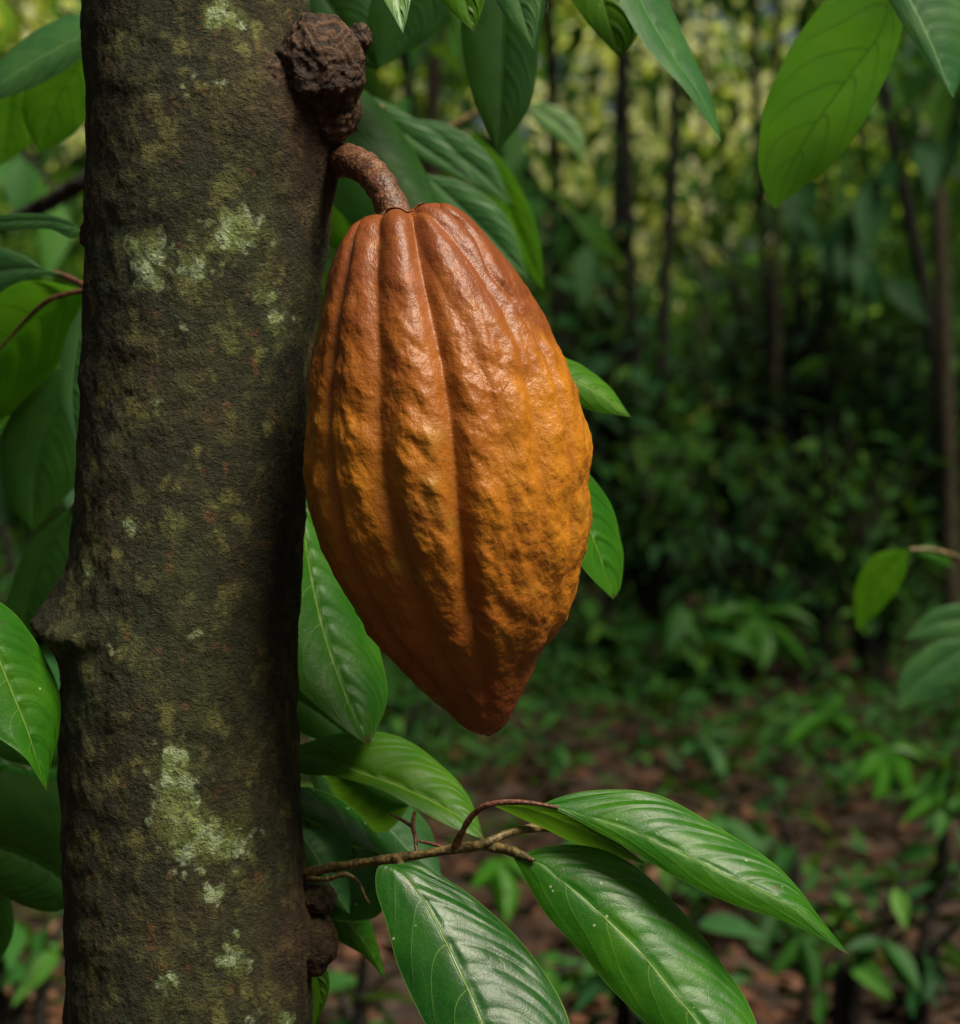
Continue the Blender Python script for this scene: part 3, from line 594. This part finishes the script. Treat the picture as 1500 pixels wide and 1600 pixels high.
leaf(b9, 'blue', 1.05, [(940, -130), (1000, 0), (1050, 85), (1095, 150), (1127, 222)], [(940, -130), (955, -30), (1010, 75), (1070, 140), (1127, 222)], [(940, -130), (1020, -60), (1065, 50), (1108, 140), (1127, 222)], dl=-.01, dr=.02)
b10 = spray('twig with a broad bright green leaf hanging at the upper right', (1420, -120, 1.15))
twig(b10, [(1560, -220, 1.1), (1480, -160, 1.12), (1420, -110, 1.15), (1395, -60, 1.16), (1388, -20, 1.16)], [8, 7, 6, 5, 4])
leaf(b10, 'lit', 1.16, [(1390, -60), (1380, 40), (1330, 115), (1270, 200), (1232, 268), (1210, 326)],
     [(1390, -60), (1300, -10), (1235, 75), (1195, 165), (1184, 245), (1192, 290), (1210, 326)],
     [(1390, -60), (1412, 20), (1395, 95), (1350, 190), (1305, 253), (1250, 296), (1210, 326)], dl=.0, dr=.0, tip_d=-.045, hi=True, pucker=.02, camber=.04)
leaf(b10, 'blue', 1.06, [(1370, -100), (1410, -20), (1450, 60), (1489, 153)], [(1370, -100), (1380, -20), (1430, 70), (1489, 153)], [(1370, -100), (1500, -60), (1535, 50), (1489, 153)], dr=.03)

# --- mid distance leaves at the right edge
b11 = spray('thin twig with one bright hanging leaf above the forest floor at the right edge', (1520, 880, 1.7))
twig(b11, [(1640, 900, 1.65), (1540, 885, 1.68), (1470, 862, 1.7), (1422, 858, 1.7)], [7, 5, 4, 3])
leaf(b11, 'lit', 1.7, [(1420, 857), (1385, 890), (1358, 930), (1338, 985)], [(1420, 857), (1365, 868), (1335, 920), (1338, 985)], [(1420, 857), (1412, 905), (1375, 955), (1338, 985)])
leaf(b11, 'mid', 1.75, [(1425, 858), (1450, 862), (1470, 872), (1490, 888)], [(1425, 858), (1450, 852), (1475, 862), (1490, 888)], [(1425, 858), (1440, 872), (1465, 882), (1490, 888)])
b12 = spray('pair of dull green drooping leaves low at the right edge', (1560, 980, 1.9))
twig(b12, [(1640, 940, 1.9), (1580, 960, 1.9), (1530, 990, 1.9)], [7, 6, 4])
leaf(b12, 'blue', 1.9, [(1530, 995), (1480, 1030), (1435, 1065), (1400, 1112)], [(1530, 995), (1460, 1005), (1410, 1050), (1400, 1112)], [(1530, 995), (1510, 1060), (1455, 1095), (1400, 1112)])
leaf(b12, 'blue', 2.0, [(1560, 970), (1510, 968), (1460, 975), (1412, 998)], [(1560, 970), (1510, 945), (1455, 955), (1412, 998)], [(1560, 970), (1520, 995), (1465, 1002), (1412, 998)])
b13 = spray('arching leaf with a yellow tip behind the upper right of the pod', (800, 170, 2.1))
twig(b13, [(700, 200, 2.1), (760, 170, 2.1), (800, 165, 2.1), (830, 172, 2.1)], [6, 5, 4, 3])
leaf(b13, 'pale', 2.1, [(815, 160), (855, 182), (890, 212), (915, 256)], [(815, 160), (845, 200), (885, 228), (915, 256)], [(815, 160), (865, 165), (908, 200), (915, 256)])
lb = thing('bent_branch', 'dark bare slanting branch left of the trunk in the upper left', 'branch', tuple(P(200, 250, 2.2)))
twig(lb, [(330, 220, 2.15), (240, 245, 2.2), (140, 280, 2.2), (70, 320, 2.25), (0, 350, 2.3), (-90, 370, 2.3), (-300, 560, 2.4)], [16, 15, 14, 13, 11, 9, 7], 'dark_wood', 'limb')

# ------------------------------------------------------------------ broad leaved seedlings on the forest floor
def seedling(label, foot, d, crown, leaves, mat='mid'):
    f = P(foot[0], foot[1], d); root = thing('seedling', label, 'seedling', (f[0], f[1], 0.), 'broad leaved seedlings on the forest floor')
    V, Fc, c = tube([np.array([f[0], f[1], -.03]), (f + P(crown[0], crown[1], d)) / 2 + [.015, 0, 0], P(crown[0], crown[1], d)], [.007, .005, .003], 8, 20)
    place(mesh_obj('stem', V, Fc, M['dark_wood']), root)
    for (tx, ty, w, dd) in leaves:
        a = np.array(crown, float) + rng.normal(0, 3, 2); t = np.array([tx, ty], float); v = t - a; L = np.hypot(*v); nrm = np.array([-v[1], v[0]]) / L
        sag = np.array([0, -.10 * L]) if abs(v[0]) > abs(v[1]) else np.array([.05 * L, 0])
        mid = [a, a + v * .35 + sag, a + v * .7 + sag * .8, t]
        prof = ((0, 0), (.12, .55), (.4, 1.), (.7, .75), (.9, .22), (1., 0))
        mm = catmull(np.array(mid), 41)
        lf = [mm[int(k * 40)] - nrm * w * h_ for k, h_ in prof]; rt = [mm[int(k * 40)] + nrm * w * h_ for k, h_ in prof]
        leaf(root, mat, d, mid, lf, rt, dl=.02, dr=.03, tip_d=dd, pucker=.02)
seedling('low seedling with a fan of broad leaves, right of the pod tip', (1185, 1120), 6.2, (1185, 962), [(1192, 1050, 24, -.15), (1092, 972, 14, -.1), (1282, 980, 13, -.05), (1265, 1046, 13, -.2), (1128, 1036, 14, -.2), (1150, 935, 10, .2)])
seedling('seedling with a long slanting leaf on the dim litter just below the fan leaved one', (1300, 1235), 5.0, (1295, 1118), [(1218, 1176, 15, -.15), (1345, 1165, 15, -.1), (1320, 1080, 9, .1), (1262, 1100, 9, .1)])
seedling('rounded leafy seedling low at the right, near the bottom corner', (1395, 1330), 4.3, (1385, 1175), [(1340, 1215, 18, -.1), (1420, 1240, 20, -.15), (1365, 1255, 16, -.15), (1450, 1190, 13, 0), (1340, 1150, 10, .1)])
seedling('thin seedling at the right edge with narrow leaves held level', (1490, 1370), 4.0, (1500, 1245), [(1395, 1250, 14, -.1), (1405, 1290, 13, -.15), (1440, 1210, 12, .05), (1560, 1230, 14, 0)])
seedling('small dull seedling in the middle of the litter left of the slanting leaved one', (1110, 1260), 4.9, (1105, 1160), [(1130, 1232, 15, -.1), (1060, 1185, 11, -.1), (1150, 1150, 10, 0)], 'blue')
seedling('dim seedling under the tip of the long glossy leaf near the bottom', (1240, 1600), 3.0, (1245, 1465), [(1275, 1560, 18, -.1), (1200, 1530, 13, -.1), (1290, 1480, 11, 0), (1210, 1440, 9, .1)], 'deep')
seedling('shaded seedling straight below the right side of the pod', (960, 1110), 6.6, (965, 985), [(1015, 1020, 13, -.1), (915, 1010, 13, -.1), (975, 1060, 14, -.2), (1000, 955, 9, .1)], 'deep')
seedling('green seedling showing between the dark glossy leaves near the bottom', (780, 1480), 3.6, (775, 1345), [(790, 1450, 22, -.1), (735, 1390, 14, -.1), (835, 1385, 14, -.05)])
# ------------------------------------------------------------------ the forest
_lt = np.array([(0, 0), (.12, .16), (.35, .5), (.6, .46), (.82, .22), (1., 0.)])
def leaf_template(w_=.36, droop=.25):
    V = []; 
    for x, y in _lt:
        z = -droop * x * x
        V += [(x, -y * w_, z + .10 * y), (x, 0, z), (x, y * w_, z + .10 * y)]
    return np.array(V), grid_faces(len(_lt), 3)
LT, LF = leaf_template()
def cloud(pos, size, az, pitch, roll, var, width=1.):
    """many separate leaves: returns vertices, faces and the per-leaf hue value"""
    N = len(pos); size = np.broadcast_to(size, (N,)); k = len(LT)
    L0 = LT[None] * np.array([1, 1, 1.]) * size[:, None, None]; L0[..., 1] *= width
    def rot(v, ang, ax):
        c, s = np.cos(ang)[:, None], np.sin(ang)[:, None]; a, b_ = [(1, 2), (2, 0), (0, 1)][ax]; o = v.copy()
        o[..., a] = v[..., a] * c - v[..., b_] * s; o[..., b_] = v[..., a] * s + v[..., b_] * c; return o
    v = rot(rot(rot(L0, roll, 0), pitch, 1), az, 2) + pos[:, None]
    f = (LF[None] + (np.arange(N) * k)[:, None, None]).reshape(-1, 4)
    return v.reshape(-1, 3), f, np.repeat(var, k)
def cloud_obj(name, pos, size, mat, parent=None, var=None, pitch=(.1, .9), width=1., az=None):
    N = len(pos)
    if az is None: az = rng.uniform(0, 2 * np.pi, N)
    var = rng.uniform(0, 1, N) if var is None else var
    V, Fc, va = cloud(pos, size, az, rng.uniform(*pitch, N), rng.normal(0, .45, N), var, width)
    o = mesh_obj(name, V, Fc, mat, attrs={'var': va}, smooth_=False)
    if parent is not None: place(o, parent)
    return o
M['f_mid'] = fol_mat('foliage_mid', [(.012, .060, .010), (.025, .11, .016), (.050, .16, .018), (.08, .20, .018)])
M['f_cool'] = fol_mat('foliage_cool', [(.010, .050, .014), (.020, .090, .024), (.035, .125, .032)])
M['f_sun'] = fol_mat('foliage_sun', [(.03, .10, .015), (.08, .20, .02), (.26, .45, .03), (.62, .68, .06), (.92, .92, .55)], .5, tmix=.0)  # sunlit copy of the foliage, sunlight put into the colours
M['f_dark'] = fol_mat('foliage_dark', [(.006, .028, .010), (.012, .05, .015), (.02, .07, .02)], .2)  # darkest copy of the foliage, shade put into the colours
M['litter'] = fol_mat('litter', [(.014, .009, .006), (.032, .017, .010), (.058, .028, .015), (.11, .045, .022), (.19, .11, .06)], .1, .65, .3)

# ground
def gz(x, y): return .10 * noise(np.stack([x * .25, y * .25, 0 * x], -1)) + .03 * noise(np.stack([x * 1.3, y * 1.3, 0 * x + 5], -1)) + .10 * smooth(10, 30, y)
def build_ground():
    ys = np.concatenate([np.linspace(-400, -5, 20), np.linspace(-4, 40, 260), np.linspace(45, 900, 30)])
    xs = np.concatenate([np.linspace(-500, -17, 14), np.linspace(-16, 16, 150), np.linspace(17, 500, 14)])
    Y, X = np.meshgrid(ys, xs, indexing='ij'); Z = gz(X, Y)
    m, t = newmat("forest_soil"); b = NB(t); ob = b.obj()
    n = b.noise(ob, 9, 6, .7); n2 = b.noise(ob, 1.2, 3)
    c = b.mix(b.ss(n, .35, .68), (.016, .011, .008), (.070, .038, .024)); c = b.mix(b.ss(n2, .5, .7, 0, .6), c, (.015, .030, .010))
    b.out(b.prin(c, .85, b.bump(n, .05, .8), .25))
    o = mesh_obj('ground', np.stack([X, Y, Z], -1).reshape(-1, 3), grid_faces(len(ys), len(xs)), m); o['kind'] = 'structure'; return o
build_ground()
def scatter_xy(N, y0, y1, pw=1.0, spread=.30, extra=.6):
    y = y0 + (y1 - y0) * rng.uniform(0, 1, N) ** pw; x = rng.uniform(-1, 1, N) * (spread * y + extra); return x, y
def litter():
    x, y = scatter_xy(34000, 1.8, 22, 1.25); z = gz(x, y) + rng.uniform(.0, .035, len(x))
    o = cloud_obj('leaf_litter', np.stack([x, y, z], -1), rng.uniform(.03, .10, len(x)), M['litter'], var=rng.beta(1.6, 2.2, len(x)), pitch=(-.35, .35)); o['kind'] = 'stuff'; o['label'] = 'brown dead leaves strewn over the forest floor'
    # low seedlings and ground cover in patches
    x, y = scatter_xy(14000, 2.2, 22, 1.0); pat = noise(np.stack([x * .9, y * .9, 0 * x + 3], -1)) + .25 * noise(np.stack([x * 3, y * 3, 0 * x], -1))
    k = pat > -.12 + rng.uniform(-.15, .25, len(x)) + .38 * (1 - smooth(3.7, 4.7, y)) - .30 * (1 - np.clip(np.abs(y - 6.6) / 2.2, 0, 1)); x, y = x[k], y[k]
    pos = []; 
    cx = np.repeat(x, 4) + rng.normal(0, .05, len(x) * 4); cy = np.repeat(y, 4) + rng.normal(0, .05, len(x) * 4)
    z = gz(cx, cy) + np.repeat(rng.uniform(.02, .14, len(x)), 4) + rng.uniform(-.02, .03, len(cx))
    o = cloud_obj('ground_cover', np.stack([cx, cy, z], -1), rng.uniform(.03, .085, len(cx)), M['f_mid'], var=rng.beta(1.3, 3.4, len(cx)), pitch=(-.2, .6)); o['kind'] = 'stuff'; o['label'] = 'low green seedlings covering the forest floor'
litter()

def plant(px, py, dist, hgt, wid, nl, size, mat, label, group='understory plants', name='understory_plant', cat='plant', var=None):
    """a small shrub: stems rising from one base, leaves in whorls along them; (px, py) is the middle of its crown"""
    if py > 850: dist = .80 * H * F / (py - 620)
    if py > 1050: nl = int(nl * .7); size *= .8
    c = P(px, py, dist); x0, y0 = c[0], c[1]; z0 = float(gz(np.array([x0]), np.array([y0]))[0]); top = c[2] + hgt * .5
    root = thing(name, label, cat, (x0, y0, z0), group)
    ns = max(3, int(nl / 9)); mb = MB(); pos = []; az = []
    for i in range(ns):
        a = rng.uniform(0, 2 * np.pi); rr = wid * .5 * rng.uniform(.1, 1) ; tz = rng.uniform(c[2] - hgt * .45, top)
        e = np.array([x0 + rr * math.cos(a), y0 + rr * math.sin(a), tz]); m_ = np.array([x0 + rr * .3 * math.cos(a), y0 + rr * .3 * math.sin(a), z0 + (tz - z0) * .55])
        V, Fc, cc = tube([np.array([x0 + .02 * math.cos(a), y0 + .02 * math.sin(a), z0 - .03]), m_, e], np.array([.012, .008, .003]) * (1 + size * 2), 6, 12); mb.add(V, Fc)
        kk = max(4, nl // ns); s_ = rng.uniform(.45, 1.02, kk)
        for q in s_:
            j = min(len(cc) - 1, int(q * (len(cc) - 1))); pos.append(cc[j] + rng.normal(0, .012, 3)); az.append(rng.uniform(0, 2 * np.pi))
    mb.build('stem', M['dark_wood']); place(C.objects[len(C.objects) - 1], root)
    pos = np.array(pos)
    cloud_obj('foliage', pos, rng.uniform(.7, 1.2, len(pos)) * size, M[mat], root, var=rng.beta(1.3, 3, len(pos)) if py > 1050 else rng.uniform(.1, 1, len(pos)), pitch=(-.15, .75), az=np.array(az))
    return root
PL = [ # px, py, dist, height, width, leaves, leaf size, material, label
 (1100, 1010, 6.0, .35, .6, 50, .17, 'f_mid', 'low green seedling just left of the broad leaved seedling'),
 (960, 990, 6.8, .4, .7, 90, .14, 'f_mid', 'bushy seedling beside the lower right of the pod'),
 (1290, 740, 6.9, .42, .75, 300, .085, 'f_mid', 'fern like bush with fine drooping leaflets in front of the dark hollow'),
 (1370, 820, 6.4, .36, .6, 220, .085, 'f_mid', 'fine leaved bush at the foot of the leaning trunk'),
 (1170, 830, 6.6, .40, .75, 240, .09, 'f_cool', 'low dark bush in front of the dark hollow, left of the fern like bush'),
 (1030, 760, 7.6, .5, .9, 240, .13, 'f_mid', 'green bush at the feet of the two thin dark trunks'),
 (1120, 625, 11.0, .18, .35, 40, .14, 'f_sun', 'small plant in the dark hollow with light painted into its bright green'),  # brightness comes from its foliage colour, not from a light
 (960, 620, 8.6, .9, .7, 300, .15, 'f_cool', 'dense dark bush just right of the pod middle'),
 (930, 470, 9.5, 1.0, .9, 360, .16, 'f_cool', 'tall shady bush right of the pod shoulder'),
 (1470, 1260, 3.9, .22, .3, 34, .11, 'f_mid', 'leafy seedling at the right edge above the bottom corner'),
 (1310, 1430, 3.4, .16, .26, 26, .11, 'f_mid', 'seedling on the dark litter under the long leaf tip'),
 (1420, 1400, 3.6, .14, .22, 22, .10, 'f_cool', 'dull seedling near the bottom right corner'),
 (1100, 1260, 4.4, .16, .4, 40, .12, 'f_mid', 'flat seedling patch above the long glossy leaf'),
 (1260, 1310, 3.9, .18, .3, 30, .12, 'f_mid', 'green seedling behind the end of the long glossy leaf'),
 (640, 1080, 5.4, .3, .4, 60, .11, 'f_mid', 'seedling in the gap below the left side of the pod'),
 (790, 1400, 3.7, .30, .32, 46, .12, 'f_mid', 'green plant behind the glossy branch leaves'),
 (560, 1500, 3.6, .2, .2, 30, .11, 'f_mid', 'plant on the litter between the knots and the dark glossy leaf'),
 (980, 1480, 3.8, .2, .4, 40, .12, 'f_cool', 'shaded seedling under the glossy leaves at the bottom'),
 (40, 1500, 3.4, .22, .26, 44, .12, 'f_mid', 'bright seedling at the bottom left corner'),
 (60, 760, 4.2, .5, .35, 70, .15, 'f_cool', 'shaded bush behind the leaves left of the trunk'),
 (40, 1050, 3.6, .4, .3, 50, .15, 'f_cool', 'dark bush behind the shiny left leaf'),
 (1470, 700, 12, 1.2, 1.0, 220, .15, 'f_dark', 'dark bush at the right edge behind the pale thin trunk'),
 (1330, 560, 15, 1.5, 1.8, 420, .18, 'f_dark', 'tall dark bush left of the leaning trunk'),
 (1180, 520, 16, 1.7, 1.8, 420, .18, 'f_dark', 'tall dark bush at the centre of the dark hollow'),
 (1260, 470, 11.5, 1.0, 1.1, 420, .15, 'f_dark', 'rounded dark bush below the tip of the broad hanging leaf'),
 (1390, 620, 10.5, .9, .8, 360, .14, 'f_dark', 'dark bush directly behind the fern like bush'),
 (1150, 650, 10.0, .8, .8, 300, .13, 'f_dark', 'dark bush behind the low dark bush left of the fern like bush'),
 (1440, 900, 7.0, .3, .5, 60, .12, 'f_cool', 'low plant on the floor behind the single hanging leaf'),
 (1040, 870, 8.0, .4, .8, 130, .11, 'f_cool', 'dark ground bush right of the leaf tips beside the pod'),
]
for a in PL: plant(*a)

def hanging(a, b_, dist, nl, size, mat, label, var=(.3, .9)):
    p0, p1 = P(a[0], a[1], dist), P(b_[0], b_[1], dist * .97); top = p0 + np.array([(p0[0] - p1[0]) * .6, .1, .35])
    root = thing('leafy_branch', label, 'branch', tuple(top), 'blurred leafy branches hanging in the forest')
    V, Fc, c = tube([top, p0, (p0 + p1) / 2 + [0, 0, .03], p1], [.009, .007, .005, .002], 8, 40)
    place(mesh_obj('twig', V, Fc, M['dark_wood']), root)
    k = np.linspace(8, 39, nl).astype(int); t = c[np.minimum(k + 1, 39)] - c[k - 1]; base = np.arctan2(t[:, 1], t[:, 0])
    az = base + np.where(np.arange(nl) % 2, .75, -.75) + rng.normal(0, .35, nl); az[-1] = base[-1]
    V, Fc, va = cloud(c[k], rng.uniform(.75, 1.2, nl) * size, az, rng.uniform(.25, 1.15, nl), rng.normal(0, .5, nl), rng.uniform(*var, nl), 1.05)
    place(mesh_obj('foliage', V, Fc, M[mat], attrs={'var': va}), root)
for a in [
 ((720, -60), (640, 150), 4.2, 12, .20, 'f_mid', 'soft mid green branch behind the leaf tips at the top, right of the knots'),
 ((1500, 170), (1330, 330), 6.0, 16, .22, 'f_cool', 'cool green branch crossing behind the leaning trunk'),
 ((1560, -20), (1440, 170), 4.8, 14, .20, 'f_mid', 'leafy branch behind the upper right corner leaf'),
 ((840, 300), (930, 400), 6.5, 14, .20, 'f_mid', 'small branch of leaves behind the right shoulder of the pod'),
 ((1260, 360), (1380, 430), 7.0, 16, .20, 'f_cool', 'shaded branch below and right of the broad hanging leaf'),
 ((-60, -40), (60, 60), 4.5, 14, .18, 'f_sun', 'yellow green branch in the upper left corner', (.4, .8)),
 ((-60, 200), (110, 320), 3.6, 14, .15, 'f_mid', 'blurred green branch behind the slanting bare branch on the left'),
 ((-80, 620), (90, 760), 2.8, 12, .14, 'f_dark', 'dark branch behind the drooping leaves left of the trunk'),
 ((560, -60), (520, 120), 2.6, 9, .16, 'f_mid', 'leaves in shade directly behind the top of the trunk knots'),
]: hanging(*a)
# slender trees: photo x at top of frame and lower down, distance, thickness in photo px
def slender(x0, y0, x1, y1, dist, wpx, mat, label, crown=True, seed=0):
    a, b_ = P(x0, y0, dist), P(x1, y1, dist); sl_ = (a - b_) / (a[2] - b_[2]); zb = 0.0
    base = b_ + sl_ * (zb - b_[2]); zt = rng.uniform(7.5, 9.5); top = b_ + sl_ * (zt - b_[2]); r = .95 * wpx / 2 / F * dist
    root = thing('slender_tree', label, 'tree', tuple(base), 'thin trees standing in the forest behind')
    ts = np.linspace(0, 1, 9); pts = base + (top - base) * ts[:, None]; pts[1:-1, 0] += rng.normal(0, .025, 7); pts[0, 2] -= .1
    mb = MB(); V, Fc, c = tube(pts, r * (1.25 - .75 * ts), 14, 60); V = V + .006 * fbm(V * 14, 2)[:, None]; mb.add(V, Fc)
    tips = []
    for i in range(7):
        k = rng.integers(36, 58); d = rng.normal(0, 1, 3); d[2] = abs(d[2]) * .5 + .2; d /= np.linalg.norm(d); e = c[k] + d * rng.uniform(.8, 1.8)
        V, Fc, cc = tube([c[k], (c[k] + e) / 2 + [0, 0, .1], e], np.array([r * .35, r * .22, r * .08]), 6, 10); mb.add(V, Fc); tips += [cc[5], cc[9]]
    mb.build('trunk', M[mat]); place(C.objects[len(C.objects) - 1], root)
    tips = np.array(tips); pos = np.repeat(tips, 38, 0) + rng.normal(0, .42, (len(tips) * 38, 3)) * [1, 1, .6]
    cloud_obj('crown', pos, rng.uniform(.14, .26, len(pos)), M['f_mid'], root)
TR = [
 (988, 60, 996, 480, 9.5, 19, 'dark_wood', 'left one of the two close dark thin trunks right of the pod'),
 (1040, 110, 1036, 690, 9.0, 17, 'dark_wood', 'right one of the two close dark thin trunks right of the pod'),
 (862, 215, 860, 430, 13, 20, 'dark_wood', 'short looking dark trunk just above the right shoulder of the pod'),
 (966, 240, 964, 440, 15, 14, 'dark_wood', 'faint thin trunk between the shoulder trunk and the dark pair'),
 (1176, 0, 1186, 420, 12, 13, 'dark_wood', 'thin dark trunk behind the left margin of the broad hanging leaf'),
 (1203, 330, 1196, 700, 10, 12, 'pale_wood', 'brownish thin trunk under the tip of the broad hanging leaf'),
 (1408, 50, 1452, 560, 7.5, 19, 'dark_wood', 'thick dark trunk leaning right near the right edge'),
 (1456, 150, 1484, 790, 7.0, 22, 'pale_wood', 'pale olive trunk close to the right edge beside the leaning one'),
 (682, 40, 678, 160, 11, 26, 'pale_wood', 'brown trunk seen between the hanging leaf tips at the top'),
 (648, 160, 650, 260, 14, 20, 'dark_wood', 'dark trunk seen above the pod stalk'),
 (1100, 200, 1102, 500, 22, 10, 'pale_wood', 'faint distant trunk in the bright gap right of the dark pair'),
 (1290, 330, 1286, 600, 18, 12, 'dark_wood', 'distant trunk in the dark part between the broad leaf and the leaning trunk'),
 (930, 250, 925, 420, 24, 9, 'pale_wood', 'far thin trunk next to the faint one above the pod shoulder'),
 (1345, 300, 1350, 620, 20, 10, 'dark_wood', 'far thin trunk just left of the leaning trunk'),
]
for a in TR: slender(*a)

# woods all round, dense low down, gappy above; sunlight and shade painted in leaf colours
def woods():
    def band(N, r0, r1, z0, z1, a0, a1, size, mat, name, lab, clump=.0, keep=None, var=None):
        a = rng.uniform(a0, a1, N); r = rng.uniform(r0, r1, N); z = z0 + (z1 - z0) * rng.uniform(0, 1, N)
        pos = np.stack([r * np.sin(a), r * np.cos(a), z], -1)
        if clump: pos = pos[fbm(pos * clump, 2) > rng.uniform(-.25, .35, N)]
        if keep is not None: pos = pos[keep(pos)]
        va = rng.beta(1.4, 1.6, len(pos)) if var is None else var(pos)
        o = cloud_obj(name, pos, rng.uniform(.6, 1.3, len(pos)) * size, M[mat], var=np.clip(va, 0, 1), pitch=(-.2, 1.1)); o['kind'] = 'stuff'; o['label'] = lab
    # ahead
    def lit(p):  # paints sunlight into leaf hue: brighter higher up and in chosen spots
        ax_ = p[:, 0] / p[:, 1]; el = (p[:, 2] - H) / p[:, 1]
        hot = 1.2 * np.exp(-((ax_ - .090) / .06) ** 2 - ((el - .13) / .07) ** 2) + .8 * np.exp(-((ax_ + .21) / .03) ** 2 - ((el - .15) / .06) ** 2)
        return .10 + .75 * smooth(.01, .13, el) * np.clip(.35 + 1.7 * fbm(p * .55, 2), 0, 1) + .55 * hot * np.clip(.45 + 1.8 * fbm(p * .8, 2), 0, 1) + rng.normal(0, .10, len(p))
    band(60000, 24, 36, 0, 9.5, -.38, .38, .38, 'f_sun', 'distant_forest', 'yellow green forest far behind with sunlight painted into its leaves', .45, None, lit)
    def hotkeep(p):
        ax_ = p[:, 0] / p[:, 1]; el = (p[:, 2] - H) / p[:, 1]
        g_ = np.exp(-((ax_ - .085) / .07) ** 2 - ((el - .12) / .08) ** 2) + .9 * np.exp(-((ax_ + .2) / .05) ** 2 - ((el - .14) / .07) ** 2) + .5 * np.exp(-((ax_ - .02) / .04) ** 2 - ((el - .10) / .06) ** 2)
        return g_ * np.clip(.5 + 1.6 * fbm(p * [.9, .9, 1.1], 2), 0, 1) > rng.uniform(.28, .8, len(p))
    band(26000, 20.5, 23.5, .9, 6.5, -.27, .27, .26, 'f_sun', 'sun_painted_foliage', 'yellow green leaves with painted sunlight in the gap between the trunks', 0, hotkeep, lambda p: rng.beta(4, 1.3, len(p)) * 1.12)  # leaves coloured pale yellow to stand for patches of sun
    band(21000, 38, 48, 0, 13, -.45, .45, .9, 'f_mid', 'far_forest', 'closed green wall of the forest beyond the sun painted leaves', .3, lambda p: fbm(p * .6, 2) > -.42)
    band(9000, 8.5, 20, .05, 1.1, -.28, .28, .15, 'f_mid', 'forest_thicket', 'low green thicket covering the floor where the thin trunks stand', 1.1)
    band(9000, 14, 23, 0, 3.0, -.30, .30, .24, 'f_mid', 'forest_undergrowth', 'green undergrowth between the far trunks', .7)
    band(4500, 12, 20, 1.9, 5, -.30, .30, .24, 'f_mid', 'forest_midstorey', 'shaded hanging foliage between the thin trunks', .9)
    # around and behind the photographer
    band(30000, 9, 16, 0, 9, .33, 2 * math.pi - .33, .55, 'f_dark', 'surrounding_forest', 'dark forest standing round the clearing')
    # unseen roof of leaves, added to shade the background
    x = rng.uniform(-14, 14, 30000); y = rng.uniform(2.0, 19, 30000); z = rng.uniform(5.2, 8.5, 30000); p = np.stack([x, y, z], -1)
    p = p[fbm(p * [.35, .35, .3], 2) > rng.uniform(-.35, .35, len(p))]
    o = cloud_obj('shade_canopy', p, rng.uniform(.25, .5, len(p)), M['f_mid'], pitch=(-.4, .8)); o['kind'] = 'stuff'; o['label'] = 'unseen leafy canopy added to shade the forest'
woods()
